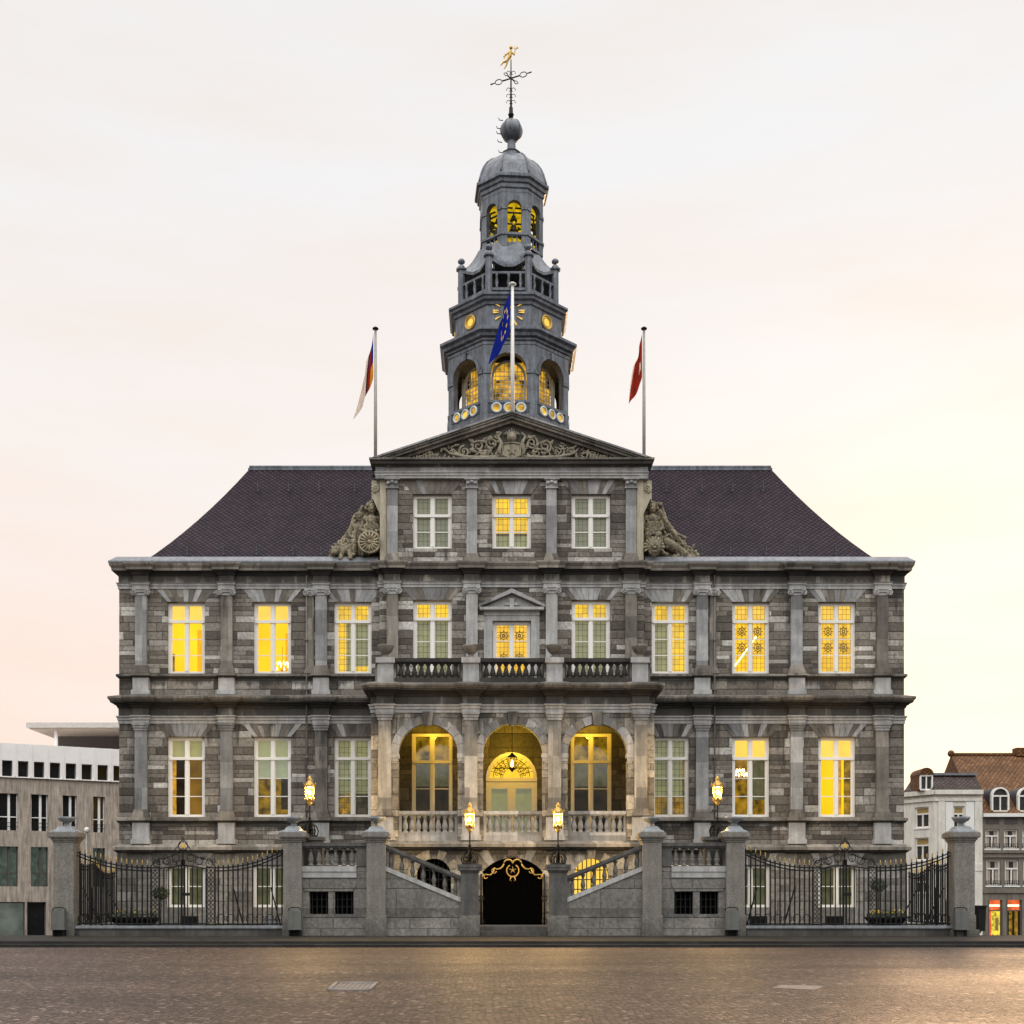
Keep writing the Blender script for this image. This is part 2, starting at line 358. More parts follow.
# ================================================================= SETTING: ground
PV = .34; SQ = .16
def ground_mat():
    N = NT('cobble setts'); pos = N.tc.outputs['Object']
    wv = N.n('ShaderNodeVectorMath', {0: pos, 1: N.n('ShaderNodeVectorMath', {0: N.n('ShaderNodeTexNoise', {'Vector': pos, 'Scale': .8}).outputs[1], 3: .25}, operation='SCALE').outputs[0]}, operation='ADD').outputs[0]
    vo = N.n('ShaderNodeTexVoronoi', {'Vector': N.mapv(wv, (11.0,11.0,0)), 'Scale': 1.0, 'Randomness': .55}, feature='F1')
    ve = N.n('ShaderNodeTexVoronoi', {'Vector': N.mapv(wv, (11.0,11.0,0)), 'Scale': 1.0, 'Randomness': .55}, feature='DISTANCE_TO_EDGE')
    e = N.rng(ve.outputs[0], .03, .16, 1, 0)
    id_ = N.n('ShaderNodeSeparateColor', {0: vo.outputs['Color']}).outputs[0]
    col = N.ramp(id_, [(0,(.045,.026,.018)),(.4,(.088,.053,.037)),(.8,(.125,.078,.056)),(.95,(.185,.122,.092)),(1,(.33,.245,.195))])
    big = N.noise(N.mapv(pos, (.10,.3,1)), 1.0, 5, .6)
    col = N.mix(1.0, col, N.ramp(big, [(.3,.7),(.7,1.25)]), 'MULTIPLY')
    md = N.noise(N.mapv(pos, (.5,1.6,1)), 1.0, 5, .7)
    col = N.mix(1.0, col, N.ramp(md, [(.3,.72),(.7,1.25)]), 'MULTIPLY')
    col = N.mix(N.math('MULTIPLY', e, .85), col, rgba((.022,.018,.015)))
    h = N.math('SUBTRACT', N.math('ADD', N.math('MULTIPLY', id_, .35), N.math('MULTIPLY', N.noise(pos, 30, 3), .3)), e)
    N.bsdf(col, N.ramp(big, [(.3,.62),(.7,.48)]), 0, h, .9, .035, spec=.25); return N.mat
def pave_mat():
    N = NT('dark paving'); pos = N.tc.outputs['Object']
    br = N.n('ShaderNodeTexBrick', {'Vector': pos, 'Color1': (.020,.017,.015,1), 'Color2': (.032,.028,.024,1), 'Mortar': (.02,.018,.016,1), 'Scale': 1.0, 'Mortar Size': .012, 'Brick Width': .6, 'Row Height': .4})
    col = N.mix(1.0, br.outputs[0], N.ramp(N.noise(pos, 2, 5), [(.3,.6),(.7,1.4)]), 'MULTIPLY')
    N.bsdf(col, .75, 0, N.noise(pos, 12, 4), .5, .02, spec=.12); return N.mat
M['cobble'] = ground_mat(); M['pave'] = pave_mat()
M['kerb'] = mat_stone('kerb stone', (.016,.014,.012), .5, 1.5, 0, .85, .4, joints=.9)
KY = -10.8
mb = MB(); mb.face([(-900,-700,SQ),(900,-700,SQ),(900,KY+.1,SQ),(-900,KY+.1,SQ)]); struct(mb.build('square', M['cobble'], recalc=False))
mb = MB(); mb.box(-300,300,KY-.32,KY+.05,SQ-.1,.25); struct(mb.build('kerb', M['kerb']))
mb = MB(); mb.box(-300,300,KY,KY+.35,SQ-.1,PV-.004); struct(mb.build('kerb', M['kerb']))
mb = MB()
mb.face([(-300,KY+.3,PV),(300,KY+.3,PV),(300,-4.7,PV),(-300,-4.7,PV)])
mb.face([(-15.75,-4.7,PV),(15.75,-4.7,PV),(15.75,19,PV),(-15.75,19,PV)])
struct(mb.build('pavement', M['pave'], recalc=False))
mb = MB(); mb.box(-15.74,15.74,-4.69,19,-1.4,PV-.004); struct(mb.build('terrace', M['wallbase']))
mb = MB()
for a, b in (((-4.7,PV-.003),(9,-1.0)), ((9,-1.0),(900,-1.0))):
    mb.face([(-900,a[0],a[1]),(900,a[0],a[1]),(900,b[0],b[1]),(-900,b[0],b[1])])
struct(mb.build('road', M['pave'], recalc=False))

# ================================================================= TOWN HALL
TH = thing('town_hall', 'grey stone town hall with central pediment, lit yellow windows and tall lead bell tower', 'town hall', (0,0,0))
HW = 15.07; CW = 5.05; YC = -.25; YP = -2.8; PW = 5.12; HB = 18.0
WX = [12.5, 9.19, 6.10]            # wing window centres
PXS = [14.2, 10.92, 7.3]           # wing pilasters
CXS = [4.55, 1.52]                 # central pilasters
PXP = [4.62, 1.51]                 # porch pilasters
U0, U1 = 10.26, 13.0; L0, L1 = 4.75, 7.82; B0, B1 = 1.28, 2.90
WW = 1.44
def jog(pts, Y, out):
    r = []
    for a, b in pts: r += [(a,Y),(a,Y-out),(b,Y-out),(b,Y)]
    return r
def path_upper(out=.15, w=.27):
    L = jog([(-x-w, -x+w) for x in PXS], 0, out)
    Cn = jog([(x-w, x+w) for x in (-4.55,-1.52,1.52,4.55)], YC, out)
    Rr = [(-x, y) for x, y in reversed(L)]
    return [(-HW,HB),(-HW,0)] + L + [(-CW-.02,0),(-CW-.02,YC)] + Cn + [(CW+.02,YC),(CW+.02,0)] + Rr + [(HW,0),(HW,HB)]
def path_lower(out=.15, w=.29):
    L = jog([(-x-w, -x+w) for x in PXS], 0, out)
    Cn = jog([(x-w, x+w) for x in (-4.62,-1.51,1.51,4.62)], YP, out)
    Rr = [(-x, y) for x, y in reversed(L)]
    return [(-HW,HB),(-HW,0)] + L + [(-PW,0),(-PW,YP)] + Cn + [(PW,YP),(PW,0)] + Rr + [(HW,0),(HW,HB)]
def path_wing(sg, out=.15, w=.29):
    L = [(-HW,HB),(-HW,0)] + jog([(-x-w, -x+w) for x in PXS], 0, out) + [(-PW+.02,0)]
    return L if sg < 0 else [(-x, y) for x, y in reversed(L)]
# --- walls
for sg in (-1, 1):
    m = MB()
    ops = []
    for x in WX:
        c = sg*x
        ops += [(c-WW/2,c+WW/2,U0,U1),(c-WW/2,c+WW/2,L0,L1)]
    a, b = sorted((sg*HW, sg*(CW-.1)))
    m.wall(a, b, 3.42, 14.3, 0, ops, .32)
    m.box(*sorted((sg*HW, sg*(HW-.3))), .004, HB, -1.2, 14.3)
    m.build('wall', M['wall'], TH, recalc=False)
    m = MB()
    ops = [(sg*x-.74,sg*x+.74,B0,B1,.16 if x > 12 else .0) if x > 12 else (sg*x-.74,sg*x+.74,B0,B1) for x in WX]
    a, b = sorted((sg*(HW+.06), sg*(CW-.1)))
    m.wall(a, b, -.2, 3.42, -.06, ops, .34)
    m.box(*sorted((sg*(HW+.06), sg*(HW-.2))), -.058, HB, -1.2, 3.42)
    m.build('basement_wall', M['base'], TH, recalc=False)
m = MB(); ops = [(x-.74, x+.74, U0, U1+.02) for x in (-3.03, 3.03)] + [(-.72,.72,9.5,12.2)]
m.wall(-CW, CW, 9.3, 14.3, YC, ops, .34)
for sx in (-1,1): m.box(*sorted((sx*CW, sx*(CW-.2))), YC+.003, .3, 9.3, 14.3)
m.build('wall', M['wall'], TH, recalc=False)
AW = [(-3.03), 0, 3.03]; A0, A1 = 14.99, 17.06
m = MB(); m.wall(-5.0, 5.0, 14.3, 18.4, YC, [(x-.745,x+.745,A0,A1) for x in AW], .34)
for sx in (-1,1): m.box(*sorted((sx*5.0, sx*4.7)), YC+.003, 5.0, 14.3, 18.4)
m.build('attic_wall', M['wall'], TH, recalc=False)
# loggia back wall, sides, floor, ceiling
m = MB(); LW = [(x-.78, x+.78, 3.78, 7.95) for x in (-3.05, 3.05)] + [(-.98,.98,3.78,7.25,.97)]
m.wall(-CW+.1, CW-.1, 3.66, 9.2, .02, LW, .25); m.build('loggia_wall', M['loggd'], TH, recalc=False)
m = MB(); m.box(-PW+.32,PW-.32,YP+.38,.0,3.5,3.66); m.build('loggia_floor', M['greyl'], TH)
m = MB(); m.box(-PW+.32,PW-.32,YP+.38,.0,8.75,9.0); m.build('loggia_ceiling', M['logg'], TH)
m = MB(); AX = [-3.06, 0, 3.06]; AR = 1.07
pops = [(x-AR, x+AR, 3.66, 7.93, AR) for x in AX] + [(-1.09,1.09,.6,3.08,.5)] + [(x-.62,x+.62,1.6,3.06,.62) for x in (-2.85,2.85)]
m.wall(-PW, PW, -.2, 9.1, YP, pops, .38)
for sx in (-1,1): m.box(*sorted((sx*PW, sx*(PW-.32))), YP+.003, 0, -.2, 9.1)
m.wall(-PW+.32, PW-.32, 3.66, 9.1, YP+.38, pops[:3], .002)
m.build('porch_wall', M['porch'], TH, recalc=False)
m = MB(); m.box(-1.4,1.4,YP+.3,YP+2.4,.45,3.3); m.build('passage', M['void'], TH, recalc=False).data.flip_normals()
# balcony deck
m = MB(); m.box(-PW+.05,PW-.05,YP+.05,YC,9.1,9.36); m.build('balcony_deck', M['greyl'], TH)
# --- string courses and cornices
def band(name, path, prof, mat): mm = MB(); mm.sweep(path, prof); return mm.build(name, mat, TH)
band('architrave', path_upper(.17), [(-.03,13.50),(.04,13.50),(.04,13.60),(.07,13.62),(.07,13.67),(.11,13.72),(-.03,13.74)], M['greyl'])
band('frieze', path_upper(.15), [(-.03,13.735),(.02,13.735),(.02,14.02),(-.03,14.02)], M['dark'])
band('cornice', path_upper(.17), [(-.03,14.155),(.23,14.157),(.24,14.25),(.27,14.29),(.31,14.36),(.31,14.42),(-.03,14.44)], M['dark'])
band('bed_moulding', path_upper(.17), [(-.03,14.0),(.05,14.0),(.08,14.07),(.14,14.10),(.14,14.13),(.22,14.155),(-.03,14.156)], M['black'])  # black band paints the shadow line beneath the top cornice
band('window_sill_course', path_upper(.17), [(-.03,10.05),(.03,10.07),(.08,10.13),(.10,10.13),(.10,10.22),(.02,10.24),(-.03,10.24)], M['dark'])
band('cornice', path_lower(.17), [(-.03,8.92),(.05,8.92),(.08,9.0),(.15,9.04),(.15,9.08),(.27,9.11),(.28,9.17),(-.03,9.175)], M['black'])  # lower half in black paints the shadowed underside of the mid cornice
band('cornice_crown', path_lower(.17), [(-.03,9.17),(.29,9.172),(.35,9.26),(.35,9.33),(.05,9.42),(-.03,9.42)], M['crown'])
band('frieze', path_lower(.15), [(-.03,8.62),(.02,8.62),(.02,8.93),(-.03,8.93)], M['dark'])
band('architrave', path_lower(.17), [(-.03,8.33),(.03,8.33),(.03,8.44),(.06,8.46),(.06,8.53),(.10,8.58),(.10,8.62),(-.03,8.625)], M['greyl'])
for sg in (-1,1): band('window_sill_course', path_wing(sg,.17), [(-.03,4.5),(.04,4.52),(.10,4.60),(.12,4.60),(.12,4.70),(.02,4.73),(-.03,4.73)], M['dark'])
band('plinth_course', path_lower(.10,.36), [(-.08,3.36),(.10,3.38),(.14,3.44),(.22,3.47),(.22,3.58),(.14,3.64),(.05,3.70),(-.08,3.70)], M['dark'])
pl = [(-HW+.2,HB),(-HW-.0,HB),(-HW,0),(-CW-.02,0),(-CW-.02,.6)]
for sg in (-1,1):
    P_ = [(-HW,HB),(-HW,0),(-CW-.05,0)]
    P_ = P_ if sg < 0 else [(-x,y) for x,y in reversed(P_)]
    band('gutter', P_, [(-.9,14.46),(.33,14.43),(.33,14.50),(.08,14.72),(-.5,14.80),(-.9,14.80)], M['leadlight'])
# attic entablature and pediment
apath = [(-5.0,4.6),(-5.0,YC)] + jog([(x-.27,x+.27) for x in (-4.55,-1.52,1.52,4.55)], YC, 0.0) 
apath = [(-5.0,4.6),(-5.0,YC),(5.0,YC),(5.0,4.6)]
band('architrave', apath, [(-.03,17.62),(.17,17.62),(.17,17.70),(.2,17.72),(.2,17.79),(.23,17.82),(.23,17.85),(-.03,17.86)], M['greyl'])
band('frieze', apath, [(-.03,17.85),(.17,17.85),(.17,18.05),(-.03,18.05)], M['grey'])
band('cornice', apath, [(-.03,18.04),(.2,18.04),(.23,18.10),(.33,18.12),(.35,18.21),(.41,18.26),(.41,18.33),(-.03,18.34)], M['dark'])
for sx in (-1,1):
    m = MB(); m.box(sx*5.02-.17,sx*5.02+.17,YC-.19,YC+.4,17.60,18.045); m.build('corner_block', M['grey'], TH)
m = MB(); m.prism([(-4.5,18.32),(4.5,18.32),(0,19.85)], YC-.02, YC+.3); m.build('tympanum', M['lint2'], TH)
def rake(o0, o1, y0):
    m = MB(); k = .334; zb = 18.335
    for sx in (-1,1):
        m.prism([(sx*(20.1-o0-zb)/k,zb),(0,20.1-o0),(0,20.1-o1),(sx*(20.1-o1-zb)/k,zb)], y0, YC+.35)
    return m
rc = rake(.25,.37,YC-.20).build('raking_cornice', M['dark'], TH)
rake(.15,.25,YC-.33).build('raking_moulding', M['dark'], rc); rake(.07,.15,YC-.38).build('raking_moulding', M['dark'], rc); rake(.0,.07,YC-.43).build('raking_moulding', M['grey'], rc)
m = MB(); m.prism([(-5.2,18.345),(5.2,18.345),(0,20.07)], YC+.352, 15.0); m.build('gable_roof', M['leadd'], TH)
# --- pilasters
def volute(mm, x, y0, z, r, sx):
    pts = []
    for k in range(22):
        a = -pi/2 + sx*(k/21)*2.2*2*pi*.8; rr = r*(1-k/24)
        pts.append((x+rr*cos(a), y0, z+rr*sin(a)))
    mm.tube(pts, r*.2, 5)
    mm.lathe([(r*.98,-.0),(r*.98,.10)], (0,0,0), 14)
    n = len(mm.v)-28
    for i in range(n, len(mm.v)):
        a,b,c = mm.v[i]; mm.v[i] = (x+a, y0+c+.02, z+b)
def pilaster(x, Y, z0, z1, w, out, kind, mat, parent=TH, ped=None):
    m = MB(); hb = .30; hc = .28
    m.box(x-w/2, x+w/2, Y-out, Y+.04, z0+hb-.02, z1-hc+.02)
    p = m.build('pilaster', mat, parent)
    m = MB()
    m.box(x-w/2-.09,x+w/2+.09,Y-out-.08,Y+.04,z0,z0+.13)
    m.box(x-w/2-.06,x+w/2+.06,Y-out-.055,Y+.04,z0+.13,z0+.20); m.box(x-w/2-.03,x+w/2+.03,Y-out-.03,Y+.04,z0+.20,z0+hb)
    m.build('pilaster_base', M['dark'], p)
    m = MB()
    if kind == 'ionic':
        m.box(x-w/2-.02,x+w/2+.02,Y-out-.02,Y+.04,z1-hc,z1-hc+.12); m.box(x-w/2-.10,x+w/2+.10,Y-out-.09,Y+.04,z1-.07,z1+.015)
        m.box(x-w/2-.05,x+w/2+.05,Y-out-.06,Y+.04,z1-.16,z1-.07)
        for sx in (-1,1): volute(m, x+sx*(w/2+.03), Y-out-.09, z1-.17, .115, sx)
    elif kind == 'rosette':
        m.box(x-w/2-.02,x+w/2+.02,Y-out-.03,Y+.04,z1-.36,z1-.05); m.box(x-w/2-.09,x+w/2+.09,Y-out-.09,Y+.04,z1-.06,z1+.01)
        m.box(x-w/2-.05,x+w/2+.05,Y-out-.05,Y+.04,z1-.39,z1-.34)
        for sx in (-1,0,1): m.sph((x+sx*.14, Y-out-.04, z1-.20+(.05 if sx==0 else 0)), .075)
    else:
        m.box(x-w/2-.03,x+w/2+.03,Y-out-.03,Y+.04,z1-hc,z1-.18); m.box(x-w/2-.06,x+w/2+.06,Y-out-.06,Y+.04,z1-.18,z1-.08); m.box(x-w/2-.09,x+w/2+.09,Y-out-.09,Y+.04,z1-.08,z1+.01)
    m.build('capital', M['grey'] if kind != 'ionic' else M['greyl'], p)
    if ped:
        m = MB(); m.box(x-w/2-.08,x+w/2+.08,Y-out-.05,Y+.04,ped[0],ped[1]); m.box(x-w/2-.13,x+w/2+.13,Y-out-.09,Y+.04,ped[0]-.01,ped[0]+.16)
        m.build('pedestal', M['greyl'], p)
TONE = [M['grey'], M['dark'], M['grey'], M['greyl']]
for sg in (-1,1):
    for i, x in enumerate(PXS):
        pilaster(sg*x, 0, 10.24, 13.50, .44, .15, 'ionic', TONE[(i*2+sg)%3], ped=(9.44,10.06))
        pilaster(sg*x, 0, 4.73, 8.33, .47, .15, 'doric', TONE[(i+sg)%3], ped=(3.72,4.52))
    # the half pilaster beside the third one
    pilaster(sg*7.3+sg*.42, 0, 10.24, 13.50, .26, .06, 'ionic', M['dark'])
for x in (-4.55,-1.52,1.52,4.55):
    pilaster(x, YC, 10.24, 13.50, .44, .20 if abs(x) < 2 else .15, 'ionic', M['greyl'] if abs(x) < 2 else M['dark'], ped=(9.44,10.06))
    pilaster(x, YC, 14.46, 17.62, .40, .15, 'rosette', M['grey'])
for x in (-4.62,-1.51,1.51,4.62):
    pilaster(x, YP, 4.55, 8.33, .46, .15, 'doric', M['pil'], ped=(3.72,4.55))
for sx in (-1,1):   # pale strips and scroll consoles at the attic edges
    m = MB(); m.box(*sorted((sx*4.78, sx*5.03)), YC-.03, YC+.4, 14.5, 17.62); m.build('corner_strip', M['cream'], TH)
    m = MB(); m.box(*sorted((sx*5.03, sx*5.36)), YC+.1, YC+.6, 16.9, 17.62); volute(m, sx*5.19, YC+.06, 17.3, .15, sx); m.prism([(sx*5.03,16.3),(sx*5.30,16.9),(sx*5.03,16.9)], YC+.1, YC+.6)
    m.build('scroll_console', M['cream'], TH)
# --- lintels of wedge stones
M['lint'] = mat_stone('brown lintel stone', (.16,.14,.12), .3, 2, .5)
VS = [M['wall'], M['grey'], M['greyl'], M['dark']]
def lintel(x, z0, z1, w, Y, n=9, spread=.42, out=.012):
    m = MB()
    for k in range(n):
        a0, a1 = k/n, (k+1)/n
        def bx(t): return x-w/2+w*t
        def tx(t): return x-(w/2+spread)+(w+2*spread)*t
        g = .006
        m.prism([(bx(a0)+g,z0),(bx(a1)-g,z0),(tx(a1)-g,z1),(tx(a0)+g,z1)], Y-out-R.uniform(0,.006), Y+.02, R.choice([0,0,1,1,1,2,3,3,3]))
    m.build('lintel', [M['dark'], M['grey'], M['greyl'], M['lint']], TH)
for sg in (-1,1):
    for i, x in enumerate(WX):
        lintel(sg*x, U1+.012, 13.49, WW, 0); lintel(sg*x, L1+.012, 8.32, WW, 0)
        lintel(sg*x, B1+.012, 3.35, 1.48, -.06, 7, .3)
for x in (-3.03,3.03): lintel(x, U1+.03, 13.49, 1.48, YC)
for x in AW: lintel(x, A1+.012, 17.6, 1.48, YC)
# --- arch rings on porch
def archring(x, zs, r0, r1, Y, out, n, mats, parent=TH, key=True, a0=0, name='arch'):
    m = MB()
    for k in range(n):
        t0 = a0+(pi-2*a0)*k/n+.006; t1 = a0+(pi-2*a0)*(k+1)/n-.006
        P = [(x+r0*cos(t0),zs+r0*sin(t0)),(x+r1*cos(t0),zs+r1*sin(t0))]
        tm = (t0+t1)/2
        P += [(x+r1*cos(tm),zs+r1*sin(tm)),(x+r1*cos(t1),zs+r1*sin(t1)),(x+r0*cos(t1),zs+r0*sin(t1)),(x+r0*cos(tm),zs+r0*sin(tm))]
        m.prism(P, Y-out-R.uniform(0,.008), Y+.02, R.choice([0,0,0,1,1]))
    ob = m.build(name, mats, parent)
    if key:
        m = MB(); m.prism([(x-.13,zs+r0-.08),(x+.13,zs+r0-.08),(x+.2,zs+r1+.14),(x-.2,zs+r1+.14)], Y-out-.1, Y+.02); m.build('keystone', M['dark'], ob)
    return ob
for x in AX:
    archring(x, 6.86, AR, 1.36, YP, .05, 11, [M['grey'], M['dark']])
    for sx in (-1,1):
        m = MB(); c = x+sx*(AR+.15)
        m.box(c-.17,c+.17,YP-.07,YP+.38,6.70,6.86); m.box(c-.15,c+.15,YP-.045,YP+.38,6.58,6.70)
        m.build('impost', M['greyl'], TH)
        m = MB(); m.box(c-.145,c+.145,YP-.03,YP+.02,3.72,6.58); m.build('arch_jamb', M['porch'], TH)
archring(0, 2.58-.93+.0, 1.44, 2.0, YP, .03, 9, [M['porch'], M['grey']], key=False, a0=.72)
m = MB(); m.box(-.19,.19,YP-.09,YP+.02,3.13,3.36); m.build('plaque', mat_flat('plaque', (.07,.05,.04), .5), TH)
for x in (-2.85,2.85): archring(x, 2.44, .62, .95, YP, .025, 9, [M['porch'], M['relief']], key=False)
# --- windows
def medallion(mm, x, y, z, r):
    mm.tube([(x+r*.62*cos(a*pi/7),y,z+r*.72*sin(a*pi/7)) for a in range(14)], r*.1, 4, 0, True, True)
    mm.tube([(x+r*.25*cos(a*pi/4),y,z+r*.3*sin(a*pi/4)) for a in range(8)], r*.14, 4, 0, True, True)
    for k in range(8):
        a = 2*pi*k/8; mm.caps((x+r*.66*cos(a),y,z+r*.75*sin(a)), (x+r*cos(a),y,z+1.1*r*sin(a)), r*.12, r*.05, 0, 5)
M['medal'] = mat_flat('stained medallion', (.26,.17,.06), .8)
def window(cx, z0, z1, w, Y, room, pane='glass', tz=.735, bars=2, rec=.15, blinds=(), fm='white', label=None, med=False, arch=False, depth=1.7, parent=TH):
    m = MB(); y0, y1 = Y+rec, Y+rec+.09; b = .115; x0, x1 = cx-w/2, cx+w/2
    zt = z0+(z1-z0)*tz
    m.box(x0,x0+b,y0,y1,z0,z1); m.box(x1-b,x1,y0,y1,z0,z1); m.box(x0+b,x1-b,y0+.002,y1,z1-b,z1); m.box(x0+b,x1-b,y0+.002,y1,z0,z0+.10)
    m.box(cx-.065,cx+.065,y0-.02,y1-.01,z0+.10,z1-b)
    if tz < 1: m.box(x0+b*.3,x1-b*.3,y0-.045,y1-.015,zt-.055,zt+.055)
    zb = zt-.055 if tz < 1 else z1-b
    for k in range(bars):
        z = z0+.10+(zb-z0-.10)*(k+1)/(bars+1); m.box(x0+b,x1-b,y0+.02,y1-.02,z-.017,z+.017)
    # inner sash beads, slightly set back
    for (a0,a1) in ((x0+b,cx-.065),(cx+.065,x1-b)):
        for q in ((a0,a0+.03),(a1-.03,a1)): m.box(q[0],q[1],y0+.03,y1-.005,z0+.10,z1-b)
    wo = m.build('window', M[fm], parent)
    if label: wo['label'] = label
    m = MB(); m.face([(x0+.02,y0+.055,z0),(x1-.02,y0+.055,z0),(x1-.02,y0+.055,z1),(x0+.02,y0+.055,z1)])
    m.build('pane', M[pane], wo, recalc=False)
    m = MB(); ya = y1+.05; yb = y1+depth; e = .25
    m.face([(x0-e,yb,z0-e),(x1+e,yb,z0-e),(x1+e,yb,z1+e),(x0-e,yb,z1+e)])
    for xx in (x0-e,x1+e): m.face([(xx,ya,z0-e),(xx,yb,z0-e),(xx,yb,z1+e),(xx,ya,z1+e)])
    for zz in (z0-e,z1+e): m.face([(x0-e,ya,zz),(x1+e,ya,zz),(x1+e,yb,zz),(x0-e,yb,zz)])
    m.build('room', M[room], wo, recalc=False)
    for (f0,f1,g0,g1,mt) in blinds:
        m = MB(); yy = y1+.09
        xa, xb = x0+w*f0, x0+w*f1; za, zb_ = z0+(z1-z0)*g0, z0+(z1-z0)*g1
        if mt in ('curt','curty'):
            n = max(6, int((xb-xa)/.05)); pts = [(xa+(xb-xa)*k/n, yy+.05+.035*sin(k*1.9+cx)) for k in range(n+1)]
            for k in range(n): m.face([(*pts[k],za),(*pts[k+1],za),(*pts[k+1],zb_),(*pts[k],zb_)], 0, True)
            m.build('curtain', M[mt], wo)
        else:
            if mt == 'door': yy = y1+depth-.3
            m.box(xa,xb,yy,yy+.01,za,zb_); m.build('door_panel' if mt == 'door' else 'blind', M[mt], wo)  # blind objects include the sheets painted as sky reflection
    if med:
        hh = zb-z0-.1
        for sx in (-1,1):
            for k in (1,2): m = MB(); medallion(m, cx+sx*.30, y0+.045, z0+.10+hh*(k+.5)/3, .20); m.build('medallion', M['medal'], wo)
    return wo
# upper floor wings (left to right)
TB = (0,1,.735,1,'litp')
window(-12.5,U0,U1,WW,0,'lit',blinds=[(0,1,.77,1,'litp'),(.53,1,.0,.735,'door'),(0,.14,0,.30,'dimg')],label='window glowing plain bright yellow')
window(-9.19,U0,U1,WW,0,'lit',blinds=[(0,1,.77,1,'litp'),(.66,1,.05,.69,'door'),(0,.07,0,.735,'curty')],label='window glowing bright yellow with a chandelier inside')
window(-6.10,U0,U1,WW,0,'lit','leaded',blinds=[(.5,1,.12,.735,'skyrefl'),(.30,.5,.0,.735,'blindt')],label='leaded window, half lit yellow')
window(6.10,U0,U1,WW,0,'lit','leaded',blinds=[(0,.5,.0,.735,'skyrefl')],label='leaded window, right half lit yellow')
window(9.19,U0,U1,WW,0,'lit','stained',blinds=[TB],med=True,label='yellow window with four stained medallions and a light streak')
window(12.5,U0,U1,WW,0,'lito','stained',blinds=[TB],med=True,label='amber window with four stained medallions')
# lower floor wings
window(-12.5,L0,L1,WW,0,'dimd',blinds=[(.52,1,0,.735,'dim'),(0,1,.76,1,'blindt'),(.03,.18,0,.73,'curty')],label='window with dark brown room')
window(-9.19,L0,L1,WW,0,'dimg','glassr',blinds=[(0,1,.74,1,'blindt'),(0,1,.5,.735,'skyrefl'),(.7,.95,.1,.5,'dimd')],label='window reflecting pale sky above a dim golden room')
window(-6.10,L0,L1,WW,0,'dimg','leaded',blinds=[(0,1,.735,1,'blindt'),(.1,1,.3,.735,'skyrefl'),(.45,1,.0,.3,'dimd')],label='leaded window with dim room')
window(6.10,L0,L1,WW,0,'dimg','leaded',blinds=[(0,1,.735,1,'skyrefl'),(0,.85,.27,.735,'skyrefl')],label='leaded window with dim room')
window(9.19,L0,L1,WW,0,'dimg','glass',blinds=[(0,1,.76,1,'litp'),(0,.10,0,.735,'curty'),(.60,1,.22,.735,'curt')],label='window showing a bright chandelier')
window(12.5,L0,L1,WW,0,'lit','glass',blinds=[(0,1,.76,1,'litp'),(.58,.68,0,.735,'curty'),(.74,.97,0,.735,'dimg')],label='window glowing yellow with dark curtain')
# basement wings
for sg in (-1,1):
    for x in WX[:2]:
        window(sg*x,B0,B1,1.48,-.06,'dimd','glassr',tz=1.0,bars=1,blinds=[(0,.5,0,1,'curt'),(.5,1,0,1,'curt')],label='basement window with olive curtains')
# centre second floor and attic
for x in (-3.03,3.03):
    window(x,U0-.5,U1,1.48,YC,'lit','leaded',tz=.79,blinds=[(0,1,0,.79,'skyrefl')],label='window with lit yellow top lights')
window(0,9.45,12.2,1.44,YC,'lito','stained',tz=.995,bars=3,med=True,label='glazed balcony door glowing amber')
window(-3.03,A0,A1,1.48,YC,'dimd','leadedg',tz=.62,bars=1,blinds=[(0,1,0,.62,'skyrefl'),(0,1,.62,1,'blindt')],label='attic window with greenish leaded glass')
window(0,A0,A1,1.48,YC,'lit','leaded',tz=.62,bars=1,blinds=[(0,1,0,.28,'skyrefl')],label='attic window lit yellow')
window(3.03,A0,A1,1.48,YC,'dimd','leadedg',tz=.62,bars=1,blinds=[(0,1,0,1,'skyrefl')],label='attic window with grey green glass')
# loggia windows
for x in (-3.05,3.05):
    window(x,3.78,7.95,1.56,.02,'dimd','glassr',tz=.74,bars=2,rec=.02,fm='whitey',blinds=[(0,1,.74,1,'dimg'),(0,1,.52,.74,'curt')],label='tall loggia window in yellow lamplight')
# loggia door with fanlight
m = MB(); y0 = .06
for a,b in ((-.98,-.84),(.84,.98),(-.09,.09)): m.box(a,b,y0,y0+.09,3.78,6.0 if abs(a)<.5 else 6.27)
m.box(-.84,.84,y0+.002,y0+.09,5.85,6.27); m.box(-.98,.98,y0-.03,y0+.06,6.12,6.24)
for sx in (-1,1):
    for q in ((.09,.16),(.77,.84)): m.box(*sorted((sx*q[0],sx*q[1])),y0+.01,y0+.08,3.78,5.85)
    m.box(*sorted((sx*.16,sx*.77)),y0+.01,y0+.08,4.85,4.90); m.box(*sorted((sx*.16,sx*.77)),y0+.01,y0+.08,3.78,4.0)
for k in range(20):
    t0 = pi*k/20; t1 = pi*(k+1)/20
    m.prism([(.83*cos(t0),6.27+.83*sin(t0)),(.97*cos(t0),6.27+.97*sin(t0)),(.97*cos(t1),6.27+.97*sin(t1)),(.83*cos(t1),6.27+.83*sin(t1))], y0, y0+.09)
ld = m.build('loggia_door', M['whitey'], TH)
m = MB(); m.face([(-.84,y0+.05,3.78),(.84,y0+.05,3.78),(.84,y0+.05,5.85),(-.84,y0+.05,5.85)]); m.build('pane', M['glassr'], ld, recalc=False)
m = MB(); m.face([(-.95,.2,3.78),(.95,.2,3.78),(.95,.2,5.85),(-.95,.2,5.85)]); m.build('blind', M['skyrefl'], ld, recalc=False)  # sheet behind the door glass painted as sky reflection
m = MB()
m.tube([(.7*cos(pi*k/16), y0+.05, 6.30+.7*sin(pi*k/16)) for k in range(17)], .015, 4)
